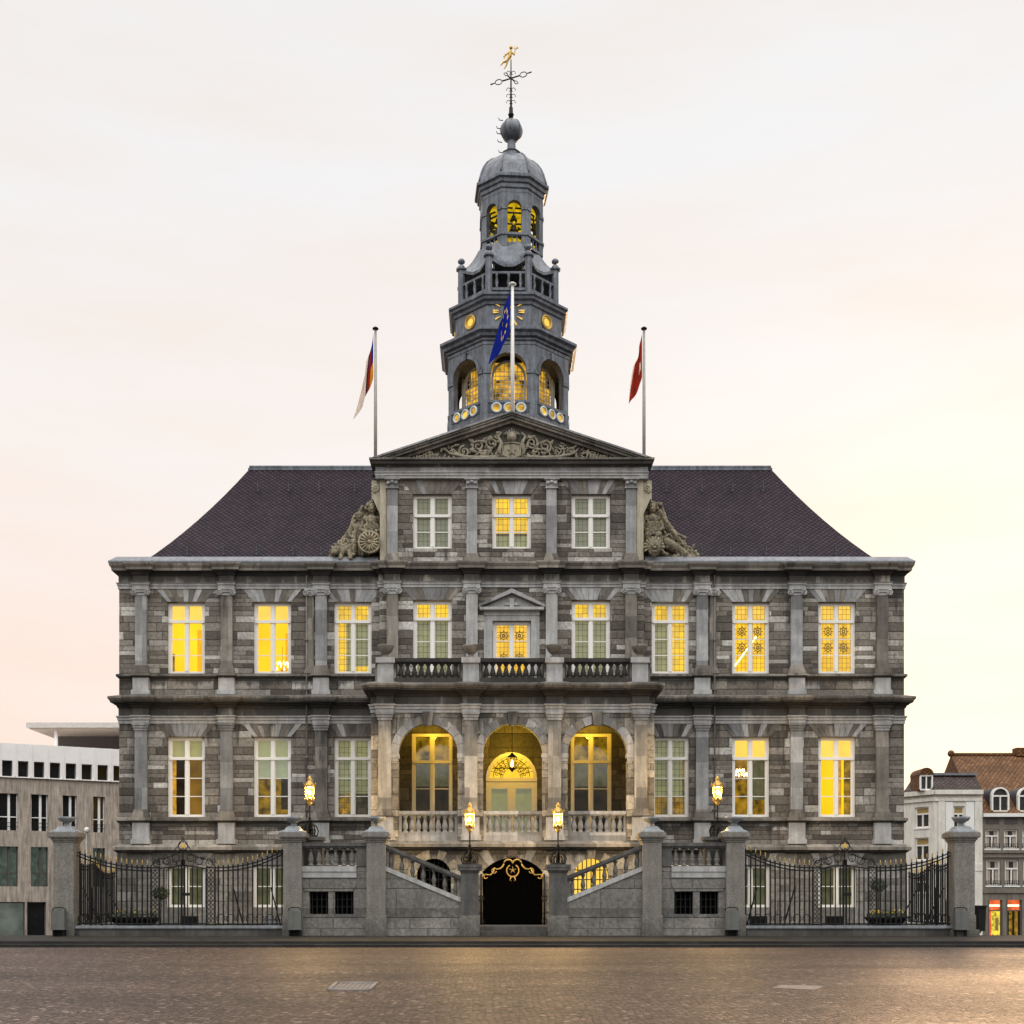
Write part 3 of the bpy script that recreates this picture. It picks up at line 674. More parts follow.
for k in range(1,12):
    a = pi*k/12; m.tube([(.3*cos(a),y0+.05,6.3+.3*sin(a)),(.83*cos(a),y0+.05,6.3+.83*sin(a))], .014, 4)
for k in range(26):
    a = pi*(k+.5)/26; rr = .38+.33*((k*7)%5)/5
    m.tube([(rr*cos(a)+.05*cos(q), y0+.05, 6.3+rr*sin(a)+.05*sin(q)) for q in [pi*j/4 for j in range(8)]], .012, 4, 0, True, True)
m.box(-.8,.8,y0+.03,y0+.06,6.62,6.65)
m.build('fanlight_grille', M['iron'], ld)
m = MB(); N_=20
m.face([(-.95,.26,6.2),(.95,.26,6.2)]+[(.95*cos(pi*k/N_),.26,6.2+.95*sin(pi*k/N_)) for k in range(1,N_)]); m.build('fanlight_pane', M['lito'], ld, recalc=False)
# aedicule around the balcony door
m = MB()
for sx in (-1,1):
    m.box(*sorted((sx*.74,sx*.96)),YC-.06,YC+.03,9.44,12.42); m.box(*sorted((sx*.96,sx*1.06)),YC-.03,YC+.03,9.44,12.42)
m.box(-.74,.74,YC-.06,YC+.03,12.22,12.42); m.box(-1.06,1.06,YC-.09,YC+.03,12.42,12.60)
m.box(-1.22,1.22,YC-.28,YC+.03,12.60,12.70)
ad = m.build('door_surround', M['greyl'], TH)
m = MB(); m.prism([(-1.1,12.70),(1.1,12.70),(0,13.22)], YC-.08, YC+.02)
for sx in (-1,1): m.prism([(sx*1.25,12.70),(0,13.24),(0,13.40),(sx*1.25,12.80)], YC-.28, YC+.02)
m.build('door_pediment', M['grey'], ad)
m = MB(); m.prism([(-.07,12.72),(.07,12.72),(.1,13.05),(-.1,13.05)], YC-.16, YC-.05); m.prism([(-.3,12.8),(.3,12.8),(.2,12.9),(-.2,12.9)], YC-.13, YC-.05); m.build('cartouche', M['greyl'], ad)
# basement arched windows beside the gate
for x, lit in ((-2.85,0),(2.85,1)):
    m = MB(); Y = YP+.2
    for k in range(-3,4): m.box(x+k*.16-.018,x+k*.16+.018,Y,Y+.03,1.6,2.44+sqrt(max(.62**2-(k*.16)**2,0)))
    for z in (1.95,2.3,2.65): m.box(x-.62,x+.62,Y+.003,Y+.027,z-.018,z+.018)
    g = m.build('barred_window', M['iron'], TH); g['label'] = 'barred arched basement window, '+('lit yellow' if lit else 'dark')
    m = MB(); m.face([(x-.7,Y+.12,1.5),(x+.7,Y+.12,1.5),(x+.7,Y+.12,3.1),(x-.7,Y+.12,3.1)]); m.build('pane', M['litp'] if lit else M['void'], g, recalc=False)
# --- entrance gate
m = MB(); Y = YP-.02
for sx in (-1,1):
    for k in range(7): m.box(*sorted((sx*(.06+k*.15),sx*(.085+k*.15))),YP+.25,YP+.28,.66,2.6)
eg = m.build('entrance_gate', mat_flat('gate black', (.003,.003,.003), .9, 0, .2, 5, 0, 0), TH)
m = MB()
_tb = m.tube
def gt(pts, r, *a): return _tb(pts, [q*.68 for q in r] if isinstance(r, (list,tuple)) else r*.68, *a)
def sp(x0,z0,r,a0,a1,n=14,dr=0.0,y=YP-.1): return [(x0+(r-dr*k/n)*cos(a0+(a1-a0)*k/n), y, z0+(r-dr*k/n)*sin(a0+(a1-a0)*k/n)) for k in range(n+1)]
gz = 2.62
gt(sp(0,gz,.22,pi/2+.5,pi/2+2*pi-.5,22), .035, 6)
for k in range(5):
    a = pi/2+2*pi*k/5; gt([(0,YP-.1,gz+.02),(.13*cos(a),YP-.1,gz+.02+.13*sin(a))], [.035,.01], 5)
for sx in (-1,1):
    def mx(P): return [(sx*a,b,c) for a,b,c in P]
    gt(mx(sp(.16,gz+.24,.16,pi,.25,10)), [.03+.02*sin(k*.3) for k in range(11)], 6)
    gt(mx([(.32,YP-.1,gz+.25),(.36,YP-.1,gz+.16),(.45,YP-.1,gz+.07),(.58,YP-.1,gz+.05),(.66,YP-.1,gz+.11)]), [.04,.05,.04,.03,.02], 6)
    gt(mx(sp(.66,gz-.02,.11,pi/2,-pi*1.0,12,.05)), .026, 6)
    gt(mx([(.66,YP-.1,gz+.1),(.70,YP-.1,gz-.05),(.80,YP-.1,gz-.16),(.92,YP-.1,gz-.14)]), [.02,.045,.04,.03], 6)
    gt(mx(sp(.97,gz-.22,.09,pi*.8,-pi*.9,12,.03)), .028, 6)
    gt(mx([(1.02,YP-.1,gz-.2),(1.06,YP-.1,gz-.1),(1.09,YP-.1,gz-.3)]), [.02,.03,.015], 5)
    gt(mx([(.06,YP-.1,gz-.22),(.1,YP-.1,gz-.34),(.05,YP-.1,gz-.38)]), [.03,.03,.015], 5)
m.build('gilded_scroll', M['goldd'], eg)
for sx in (-1,1):
    m = MB(); m.tube([(sx*1.14,YP-.08,.62),(sx*1.14,YP-.08,2.5)], .035, 6)
    m.tube(sp(sx*1.14,1.62,.10,0,2*pi,14,0,YP-.08), .02, 5); m.tube(sp(sx*1.14,.8,.1,0,2*pi,14,0,YP-.08), .02, 5)
    m.build('gate_post', M['iron'], eg)
# gate steps between the piers
m = MB(); m.box(-1.22,1.22,-5.5,YP+.25,PV-.1,.50); m.box(-1.22,1.22,-5.16,YP+.25,.5,.66); m.build('doorstep', M['pier'], TH)
# --- balustrades
def bal_mesh(h, r, name='baluster', mat=None):
    m = MB(); k = h
    m.lathe([(r*.95,0),(r*.95,k*.08),(r*.55,k*.12),(r*.75,k*.2),(r*1.0,k*.34),(r*.85,k*.48),(r*.5,k*.72),(r*.45,k*.82),(r*.75,k*.87),(r*.75,k*.9),(r*.9,k*.92),(r*.9,k)], (0,0,0), 12)
    return m.mesh(name, mat)
BM1 = bal_mesh(.55,.105,mat=M['black']); BM2 = bal_mesh(.62,.11,mat=M['grey'])
def balustrade(parent, x0, x1, Y, z0, z1, rail, n, bme, mat, railmat=None, label=None):
    m = MB(); h = bme.dimensions_z
    m.box(x0,x1,Y-.14,Y+.14,z0,z1-rail-h+.01)
    m.box(x0,x1,Y-.16,Y+.16,z1-rail+.04,z1); m.box(x0,x1,Y-.12,Y+.12,z1-rail,z1-rail+.04)
    hw = .10
    for xx in (x0+hw/2, x1-hw/2): m.box(xx-hw/2,xx+hw/2,Y-.1,Y+.1,z1-rail-h,z1-rail+.002)
    b = m.build('balustrade', railmat or mat, parent)
    for k in range(n):
        x = x0+hw+(x1-x0-2*hw)*(k+.5)/n
        inst('baluster', bme.me, b, (x, Y, z1-rail-h))
    return b
class BME:
    def __init__(s, me, h): s.me = me; s.dimensions_z = h
bm_bal = BME(BM1,.55); bm_log = BME(BM2,.62)
BY = YP+.12
for x0,x1,n in ((-4.28,-1.84,9),(-1.18,1.18,9),(1.84,4.28,9)):
    balustrade(TH, x0, x1, BY, 9.40, 10.30, .17, n, bm_bal, M['dark'], M['black'])
for x in (-4.60,-1.51,1.51,4.60):
    m = MB(); m.box(x-.29,x+.29,BY-.2,BY+.2,9.40,10.12); m.box(x-.34,x+.34,BY-.25,BY+.25,10.12,10.32)
    p = m.build('balustrade_pedestal', M['greyl'], TH)
    for sx in (-1,1):
        m2 = MB(); m2.box(x+sx*.32-.05,x+sx*.32+.05,BY-.13,BY+.13,9.40,10.12); m2.build('half_pedestal', M['dark'], p)
    m = MB(); m.lathe([(.16,0),(.16,.05),(.10,.08),(.09,.13),(.14,.17),(.22,.24),(.27,.34),(.30,.42),(.30,.47),(.26,.47),(.2,.46)], (x,BY,10.32), 18); m.build('urn', M['dark'], p)
for x in AX:
    balustrade(TH, x-AR+.01, x+AR-.01, YP+.16, 3.70, 4.78, .16, 8, bm_log, M['grey'])
for x in (-7.86, 7.78):
    m = MB(); m.tube([(x,-.09,3.7),(x,-.09,14.0)], .034, 8)
    for z in (5,7,9.6,11.5,13.2): m.box(x-.07,x+.07,-.15,.0,z,z+.05)
    m.build('downpipe', M['lint'], TH)
# --- main roof
E0, E1 = 14.55, 19.60
m = MB(); n = 8
rings = []
for k in range(n+1):
    u = k/n; z = E0 + (E1-E0)*(u*.80+.20*u*u)
    a = -14.3+3.4*u; y0 = .25+4.05*u; y1 = HB-.3-3.4*u
    rings.append([(a,y0,z),(-a,y0,z),(-a,y1,z),(a,y1,z)])
for k in range(n):
    for j in range(4):
        A, B = rings[k], rings[k+1]
        m.face([A[j],A[(j+1)%4],B[(j+1)%4],B[j]])
m.face(rings[-1]); m.build('roof', M['slate'], TH)
m = MB(); m.tube([(-10.9,4.3,E1+.05),(10.9,4.3,E1+.05)], .09, 8); m.box(-10.95,10.95,4.22,4.9,E1-.08,E1+.02); m.build('roof_ridge', M['lead'], TH)
sn = MB(); sn.box(-.02,.02,-.16,.0,0,.22); sn.box(-.035,.035,-.14,-.10,-.14,-.02); snm = sn.mesh('roof_hook', M['leadd']); 
for sg in (-1,1):
    for x,(k) in [(10.7,.80),(9.4,.80),(8.1,.80),(6.6,.80)] + [(12.6,.12),(11.2,.12),(9.9,.12),(8.5,.12),(7.4,.12)]:
        u = k; z = E0+(E1-E0)*(u*.80+.20*u*u)
        inst('roof_hook', snm, TH, (sg*x*(.97 if k > .5 else 1), .25+4.05*u-.02, z+.05))
# --- tympanum relief
m = MB(); ty = YC-.08; R2 = random.Random(3)
def spiral(cx, cz, r, sx, turns=1.6, a0=0, th=.05):
    pts = []
    for k in range(30):
        t = k/29; a = a0+sx*turns*2*pi*t; rr = r*(1-.85*t); pts.append((cx+rr*cos(a), ty-.03*t, cz+rr*sin(a)))
    m.tube(pts, [th*(1-.4*k/29) for k in range(30)], 7)
m.prism([(-.33,18.56),(.33,18.56),(.38,19.12),(.3,19.2),(-.3,19.2),(-.38,19.12)], ty-.07, ty+.1)
m.tube([(-.36,ty-.09,19.15),(-.36,ty-.09,18.7),(0,ty-.09,18.57),(.36,ty-.09,18.7),(.36,ty-.09,19.15),(0,ty-.09,19.2)], .035, 5, 0, True, True)
st = [(.2*(1 if k%2==0 else .42)*sin(pi*k/5), 18.88+.2*(1 if k%2==0 else .42)*cos(pi*k/5)) for k in range(10)]
m.prism(st, ty-.11, ty)
m.sph((0,ty-.05,19.42), .2, 0, 12, 8, (1,.8,1.1)); m.sph((0,ty-.16,19.40), .06); m.sph((-.07,ty-.14,19.47), .04); m.sph((.07,ty-.14,19.47), .04)
for k in range(7): m.caps((-.24+.08*k, ty-.05, 19.55), (-.3+.1*k, ty-.05, 19.74-.06*abs(k-3)), .045, .03, 0, 6)
for sx in (-1,1):
    m.tube([(sx*.42,ty-.05,18.6),(sx*.5,ty-.07,18.9),(sx*.42,ty-.07,19.2),(sx*.55,ty-.05,19.45),(sx*.4,ty-.04,19.6)], [.06,.08,.07,.06,.03], 7)
    spiral(sx*.8, 19.2, .26, -sx, 1.7, pi/2); spiral(sx*1.35, 19.08, .26, sx, 1.7, -pi/2, .055); spiral(sx*1.0, 18.8, .22, sx, 1.5, 0)
    spiral(sx*1.9, 18.86, .24, -sx, 1.6, pi/2); spiral(sx*2.35, 18.85, .17, sx, 1.5, 0, .04); spiral(sx*3.25, 18.72, .15, -sx, 1.5, pi, .04)
    m.tube([(sx*.5,ty-.05,18.66),(sx*1.2,ty-.06,18.62),(sx*1.9,ty-.06,18.64),(sx*2.5,ty-.05,18.78),(sx*2.7,ty-.04,19.0)], [.05,.06,.06,.05,.02], 6)
    for k in range(70):
        t = R2.random()**1.3; x = .5+3.4*t; zmax = 19.97-x*.285-.18
        z = 18.6+(zmax-18.6)*R2.random(); r = R2.uniform(.035,.085)*(1-.35*t)
        a = R2.uniform(0, pi)
        m.caps((sx*(x-.07*cos(a)),ty-.02,z-.07*sin(a)*(1-t*.5)), (sx*(x+.07*cos(a)),ty-.05,z+.06*sin(a)*(1-t*.5)), r, r*.5, 0, 6)
    for k in range(12): m.caps((sx*(3.0+k*.13),ty-.02,18.57), (sx*(3.05+k*.13),ty-.04,18.78-.012*k), .05, .025, 0, 6)
m.v = [(x*.95, y, 18.36+(z-18.56)*.97) for x,y,z in m.v]; m.build('pediment_relief', M['relief'], TH)
# --- sculpture groups beside the attic
def sculpt(mm, name, parent, mat, vox=.022):
    o = mm.build(name, mat, parent, recalc=False)
    md = o.modifiers.new('remesh', 'REMESH'); md.mode = 'VOXEL'; md.voxel_size = vox; md.use_smooth_shade = True
    tx = bpy.data.textures.get('erosion') or bpy.data.textures.new('erosion', 'CLOUDS'); tx.noise_scale = .09
    d = o.modifiers.new('erosion', 'DISPLACE'); d.texture = tx; d.strength = .045; d.mid_level = .5
    return o
def figure(mm, x, y, z, sx, seat=True, h=1.0):
    # seated robed figure, facing the square, head at z+1.55*h
    mm.sph((x,y,z+1.52*h), .16*h, 0, 12, 8, (.85,.95,1.15)); mm.sph((x,y-.15*h,z+1.50*h), .035*h); mm.sph((x,y-.11*h,z+1.58*h), .05*h, 0, 8, 5, (1.8,.7,.5))
    mm.sph((x,y-.12*h,z+1.42*h), .04*h, 0, 8, 5, (1.3,.6,.6))
    mm.sph((x,y+.03,z+1.62*h), .17*h, 0, 12, 8, (1,1,.75))
    for k in range(6): mm.sph((x-.18*h*cos(k*pi/5), y, z+1.55*h+.10*h*sin(k*pi/5)), .06*h)
    mm.caps((x,y,z+1.38*h),(x,y,z+1.3*h),.085*h,.1*h)
    mm.caps((x,y+.02,z+1.1*h),(x,y+.02,z+.6*h),.24*h,.22*h)
    mm.caps((x-.2*h,y,z+1.18*h),(x+.2*h,y,z+1.18*h),.12*h,.12*h)
    for s in (-1,1):
        mm.caps((x+s*.28*h,y,z+1.16*h),(x+s*.36*h,y-.08,z+.82*h),.085*h,.07*h); mm.caps((x+s*.36*h,y-.08,z+.82*h),(x+s*.2*h,y-.26,z+.72*h),.07*h,.05*h)
        mm.sph((x+s*.18*h,y-.28,z+.72*h),.065*h)
        mm.caps((x+s*.13*h,y,z+.55*h),(x+s*.17*h,y-.36,z+.52*h),.15*h,.12*h); mm.caps((x+s*.17*h,y-.36,z+.5*h),(x+s*.15*h,y-.34,z+.08*h),.11*h,.075*h); mm.caps((x+s*.15*h,y-.36,z+.05*h),(x+s*.16*h,y-.48,z+.04*h),.06*h,.05*h)
    for k in range(9):
        t = -.3+.075*k; mm.caps((x+t*h*.7,y-.2,z+1.05*h-abs(t)*.4),(x+t*h*1.15,y-.25,z+.1),.035*h,.05*h,0,6)
def wheel(mm, x, y, z, r):
    mm.tube([(x+r*cos(a*pi/12),y,z+r*sin(a*pi/12)) for a in range(24)], .045, 6, 0, True, True)
    for k in range(16):
        a = 2*pi*k/16; mm.caps((x+r*.25*cos(a),y-.03,z+r*.25*sin(a)),(x+r*.9*cos(a),y-.01,z+r*.9*sin(a)),.022,.042,0,6)
    mm.sph((x,y-.03,z), r*.22)
    mm.lathe([(r,-.03),(r,.03)],(0,0,0),24); n=len(mm.v)-48
    for i in range(n,len(mm.v)):
        a,b,c = mm.v[i]; mm.v[i]=(x+a,y+c+.05,z+b)
SG1 = MB(); SG1.box(-7.3,-5.03,-.05,.75,14.5,14.62); SG1.prism([(-7.2,14.55),(-7.0,14.95),(-6.62,15.45),(-6.3,15.85),(-6.12,16.4),(-5.75,16.7),(-5.35,17.0),(-5.03,17.02),(-5.03,14.55)], .22, .7)
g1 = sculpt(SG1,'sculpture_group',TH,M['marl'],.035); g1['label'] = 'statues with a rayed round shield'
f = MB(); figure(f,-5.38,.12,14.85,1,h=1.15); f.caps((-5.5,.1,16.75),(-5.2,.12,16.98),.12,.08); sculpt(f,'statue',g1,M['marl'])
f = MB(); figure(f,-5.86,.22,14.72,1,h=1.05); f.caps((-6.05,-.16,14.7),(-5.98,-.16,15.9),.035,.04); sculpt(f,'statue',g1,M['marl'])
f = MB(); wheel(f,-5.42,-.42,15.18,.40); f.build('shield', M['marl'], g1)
f = MB(); 
f.sph((-6.65,.05,14.95),.26,0,12,8,(1.2,1,.9)); f.sph((-6.78,-.2,14.85),.12)
for k in range(14): a=2*pi*k/14; f.caps((-6.6+.2*cos(a),.0,15.0+.2*sin(a)),(-6.6+.36*cos(a),.06,15.0+.33*sin(a)),.07,.04,0,6)
f.caps((-6.4,.15,15.0),(-5.95,.2,15.1),.24,.26); f.caps((-6.5,-.1,14.9),(-6.55,-.25,14.62),.09,.08); f.caps((-6.2,-.1,14.9),(-6.15,-.3,14.62),.1,.08)
for k in range(6): f.caps((-6.95-.02*k+.1,.1,14.7+.05*k),(-6.7+.07*k,.2,15.1+.07*k),.06,.03,0,6)
f.caps((-6.35,.2,15.2),(-6.1,.25,15.6),.12,.08); f.caps((-6.5,.2,15.15),(-6.42,.2,15.5),.06,.04)
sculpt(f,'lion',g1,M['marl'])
f = MB()
for k in range(20):
    t = R2.random(); x = -5.15-1.75*t; top = 16.75-1.75*t**1.15; z = 14.7+(top-14.7)*(.55+.45*R2.random())
    a = R2.uniform(0,pi); f.caps((x-.12*cos(a),.30,z-.12*sin(a)),(x+.12*cos(a),.24,z+.12*sin(a)),R2.uniform(.05,.10),.04,0,6)
f.caps((-5.95,.25,16.3),(-5.75,.2,16.72),.10,.07); f.caps((-6.25,.25,15.75),(-6.05,.2,16.15),.12,.08)
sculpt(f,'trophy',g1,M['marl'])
SG2 = MB(); SG2.box(5.03,7.3,-.05,.75,14.5,14.62); SG2.prism([(7.25,14.55),(6.95,15.0),(6.5,15.6),(6.05,16.2),(5.85,16.75),(5.4,16.98),(5.03,16.95),(5.03,14.55)], .22, .7)
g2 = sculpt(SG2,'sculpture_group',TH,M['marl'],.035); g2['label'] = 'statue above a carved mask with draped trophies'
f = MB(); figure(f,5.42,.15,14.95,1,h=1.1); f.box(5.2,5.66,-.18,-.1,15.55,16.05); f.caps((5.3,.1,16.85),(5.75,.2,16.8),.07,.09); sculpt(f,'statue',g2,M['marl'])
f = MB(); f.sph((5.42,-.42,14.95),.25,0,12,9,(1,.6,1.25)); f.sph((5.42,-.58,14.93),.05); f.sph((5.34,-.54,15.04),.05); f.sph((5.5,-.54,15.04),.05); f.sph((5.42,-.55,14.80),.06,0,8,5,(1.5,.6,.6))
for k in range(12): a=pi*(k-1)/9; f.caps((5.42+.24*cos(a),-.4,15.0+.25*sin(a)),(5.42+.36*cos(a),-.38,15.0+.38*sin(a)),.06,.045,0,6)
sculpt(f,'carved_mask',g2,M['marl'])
f = MB()
for k in range(9):
    t = k/8; f.caps((5.7+.12*t,.05+.1*t,16.5-.45*t),(6.15+.85*t,.1,15.75-.95*t),.07,.06,0,7)
for k in range(20):
    t = R2.random(); x = 5.55+1.55*t; top = 16.7-1.75*t**1.1; z = 14.7+(top-14.7)*(.5+.5*R2.random()); a = R2.uniform(0,pi); f.caps((x-.13*cos(a),.18,z-.13*sin(a)),(x+.13*cos(a),.08,z+.13*sin(a)),R2.uniform(.05,.10),.04,0,6)
for k in range(16):
    t = R2.random(); f.sph((5.75+1.1*t,.05,14.7+R2.random()*(1.0-.85*t)),R2.uniform(.07,.14))
f.caps((6.0,.1,15.3),(6.7,.1,14.85),.2,.16)
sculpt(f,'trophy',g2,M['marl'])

# ================================================================= TOWER (part of the hall)
TY = 12.0; T8 = radians(22.5)
def zt(y, r): return Zp(y, TY-.924*r)
m = MB()
def octa(prof, mi=0): m.lathe([(r, z) for r, z in prof], (0,TY,0), 8, T8, mi, False)
octa([(3.05,16),(3.05,23.2),(3.0,23.25)])
# cornice of the arcade stage
TWm0 = m; m = MB(); octa([(3.0,26.95),(3.08,26.98),(3.08,27.12),(3.16,27.16),(3.16,27.25),(3.3,27.3),(3.34,27.42),(3.48,27.52),(3.48,27.64),(3.3,27.74),(2.75,27.84)])
ACm = m; TWm = TWm0; m = MB(); octa([(2.70,27.85),(2.70,28.92)]); CSm = m; m = MB()
octa([(2.66,28.90),(2.78,28.95),(2.80,29.08),(2.94,29.14),(2.96,29.24),(3.04,29.3),(3.04,29.4),(2.8,29.48),(2.2,29.55)])
TCm = m; m = TWm; TW = m.build('bell_tower', M['lead'], TH); ACm.build('arcade_cornice', M['lead'], TW); CSm.build('clock_stage', M['lead'], TW); TCm.build('stage_cornice', M['lead'], TW); TW['label'] = 'octagonal lead clad bell tower'
def facexf(k): return Matrix.Translation((0,TY,0)) @ Matrix.Rotation(k*pi/4, 4, 'Z')
# arcade panels
pan = MB(); ap = 3.05*.9239; hwf = 3.05*.3827
pan.wall(-hwf,hwf,23.2,27.0,-ap,[(-.82,.82,24.43,26.60,.8)],.28)
pan.box(-hwf*.98,-.80,-ap-.05,-ap+.02,25.66,25.85); pan.box(.80,hwf*.98,-ap-.05,-ap+.02,25.66,25.85)
for kk in range(14):
    t0, t1 = pi*kk/14, pi*(kk+1)/14; zs_ = 25.79
    pan.prism([(.82*cos(t0),zs_+.82*sin(t0)),(.98*cos(t0),zs_+.98*sin(t0)),(.98*cos(t1),zs_+.98*sin(t1)),(.82*cos(t1),zs_+.82*sin(t1))], -ap-.06, -ap+.02)
pan.box(-.1,.1,-ap-.1,-ap+.02,26.55,26.9)
pan.box(-.95,.95,-ap-.05,-ap+.02,24.30,24.43)
arc = MB(); arcin = MB()
for k in range(8): arc.add(pan, facexf(k))
arc.build('arcade', M['lead'], TW, recalc=False)
M['ring'] = mat_flat('pale ring panel', (.55,.60,.60), .6)
M['woodlit'] = mat_emit('lit timber', (.85,.47,.035), .62, .95, 2.6)
M['tframe'] = mat_flat('tower window paint', (.42,.40,.34), .5)
for k in (-2,-1,0,1,2):
    X = facexf(k)
    w = MB(); a2 = -ap+.62; hw = .80; zs_ = 25.72; zb = 24.2
    w.box(-hw,-hw+.09,a2,a2+.09,zb,zs_); w.box(hw-.09,hw,a2,a2+.09,zb,zs_); w.box(-hw+.09,hw-.09,a2,a2+.088,zb,zb+.09)
    for kk in range(14):
        t0, t1 = pi*kk/14, pi*(kk+1)/14
        w.prism([((hw-.1)*cos(t0),zs_+(hw-.1)*sin(t0)),(hw*cos(t0),zs_+hw*sin(t0)),(hw*cos(t1),zs_+hw*sin(t1)),((hw-.1)*cos(t1),zs_+(hw-.1)*sin(t1))], a2, a2+.09)
    ww = MB(); ww.add(w, X); wo = ww.build('arched_window', M['tframe'], TW)
    if k == 0: wo['label'] = 'front arched lattice window lit golden'
    w = MB()
    for q in range(-3,4): 
        xx = q*.2; w.box(xx-.014,xx+.014,a2+.03,a2+.06,zb,zs_+sqrt(max(.7**2-xx*xx,0)))
    for q in range(9):
        z = zb+.2+q*.2; hh = hw-.1 if z < zs_ else sqrt(max(.7**2-(z-zs_)**2,0)); w.box(-hh,hh,a2+.032,a2+.058,z-.014,z+.014)
    # lattice lives with the window as its glazing bars
    ww = MB(); ww.add(w, X); me = ww.build('glazing_bars', M['tframe'], TW)
    w = MB(); w.box(-hw,hw,a2+.5,a2+.52,zb-.2,26.6); w.box(-hw,hw,a2+.35,a2+.5,25.0,25.14); w.box(-hw,hw,a2+.2,a2+.5,25.6,25.66)
    
    ww = MB(); ww.add(w, X); ww.build('lit_interior', M['woodlit'], TW)
    w = MB(); w.box(-.95,.95,-ap-.02,-ap+.03,23.86,24.28)
    ww = MB(); ww.add(w, X); rp = ww.build('ring_panel', M['leadd'], TW)
    w = MB()
    for q in (-.56,0,.56):
        w.tube([(q+.2*cos(a*pi/10),-ap-.03,24.07+.2*sin(a*pi/10)) for a in range(20)], .055, 6, 0, True, True)
    ww = MB(); ww.add(w, X); ww.build('ring_tracery', M['ring'], TW)
    for q in (-.56,0,.56):
        w = MB(); w.face([(q+.17*cos(a*pi/8),-ap-.03,24.07+.17*sin(a*pi/8)) for a in range(16)])
        ww = MB(); ww.add(w, X); ww.build('round_pane', M['woodlit'], TW, recalc=False)
# core behind the windows (dark) and stage floor
m = MB(); octa([(1.75,23.3),(1.75,26.9)]); m.build('tower_core', M['leadd'], TW)
# clock and round windows
ap2 = 2.70*.9239
m = MB()
for k in range(12):
    a = 2*pi*k/12; n_ = 1 if k % 3 else 2
    for q in range(n_):
        off = (q-.5*(n_-1))*.09
        ca, sa = cos(a), sin(a)
        r0, r1 = .46, .72
        P = [(r0*sa+off*ca-.018*ca, r0*ca-off*sa+.018*sa),(r0*sa+off*ca+.018*ca, r0*ca-off*sa-.018*sa),(r1*sa+off*ca+.042*ca, r1*ca-off*sa-.042*sa),(r1*sa+off*ca-.042*ca, r1*ca-off*sa+.042*sa)]
        m.prism([(x, 28.62+z) for x, z in P], TY-ap2-.05, TY-ap2-.01)
m.tube([(0,TY-ap2-.09,28.62),(-.26,TY-ap2-.09,28.42)], [.035,.012], 5); m.tube([(0,TY-ap2-.11,28.62),(.22,TY-ap2-.11,29.0)], [.03,.01], 5)
m.build('clock_dial', M['gold'], TW)
for k in (-2,-1,1,2):
    w = MB(); w.tube([(.30*cos(a*pi/12),-ap2-.03,28.46+.30*sin(a*pi/12)) for a in range(24)], .06, 6, 0, True, True)
    w.tube([(.2*cos(a*pi/12),-ap2-.02,28.46+.2*sin(a*pi/12)) for a in range(24)], .025, 5, 0, True, True)
    ww = MB(); ww.add(w, facexf(k)); ww.build('round_window', M['goldd'], TW)
    w = MB(); w.face([(.28*cos(a*pi/12),-ap2-.015,28.46+.28*sin(a*pi/12)) for a in range(24)])
    ww = MB(); ww.add(w, facexf(k)); ww.build('round_pane', M['litp'], TW, recalc=False)
# balcony of the tower
rb = 2.40; apb = rb*.9239; hb_ = rb*.3827
for k in range(8):
    w = MB()
    w.box(-hb_,hb_,-apb-.06,-apb+.06,30.50,30.60); w.box(-hb_,hb_,-apb-.08,-apb+.08,29.72,29.84)
    for q in (-.5,0,.5):
        w.lathe([(.07,0),(.07,.08),(.045,.1),(.09,.26),(.05,.5),(.07,.58),(.07,.66)], (q*1.1,-apb,29.84), 8)
    ww = MB(); ww.add(w, facexf(k)); ww.build('tower_balustrade', M['lead'], TW)
    a = T8 + k*pi/4
    w = MB(); cx, cy = rb*cos(a), TY+rb*sin(a)
    w.lathe([(.17,29.5),(.17,31.25),(.26,31.3),(.26,31.38),(.18,31.44),(.14,31.52)], (cx,cy,0), 8, T8, 0, False)
    w.lathe([(.06,31.5),(.06,31.6),(.16,31.66),(.17,31.76),(.10,31.84),(.03,31.88)], (cx,cy,0), 10)
    w.build('corner_post', M['lead'], TW)
# swept skirt roof with scalloped eaves between the posts
m = MB(); nk = 8
for k in range(8):
    a0 = T8+k*pi/4; a1 = a0+pi/4
    rows = []
    for j in range(7):
        t = j/6; row = []
        for i in range(nk+1):
            s_ = i/nk; p0 = Vector((cos(a0),sin(a0))); p1 = Vector((cos(a1),sin(a1))); d = p0.lerp(p1, s_)
            r = 1.52+(2.5-1.52)*t
            sag = min(1.0, 3.0*min(s_,1-s_))
            edge = 31.34-.30*sag; top = 32.42
            z = top+(edge-top)*(1-(1-t)**1.9)
            rr = r*(1-.0*sag) - (.22*sag*t)
            row.append((d.x*rr, TY+d.y*rr, z))
        rows.append(row)
    for j in range(6):
        for i in range(nk): m.face([rows[j][i],rows[j][i+1],rows[j+1][i+1],rows[j+1][i]], 0, True)
    for i in range(nk):   # thick edge
        A, B = rows[6][i], rows[6][i+1]; m.face([A,B,(B[0],B[1],B[2]-.14),(A[0],A[1],A[2]-.14)])
m.build('skirt_roof', M['lead'], TW)
m = MB(); octa([(.7,29.5),(.7,31.9)]); m.build('tower_core', M['leadd'], TW)
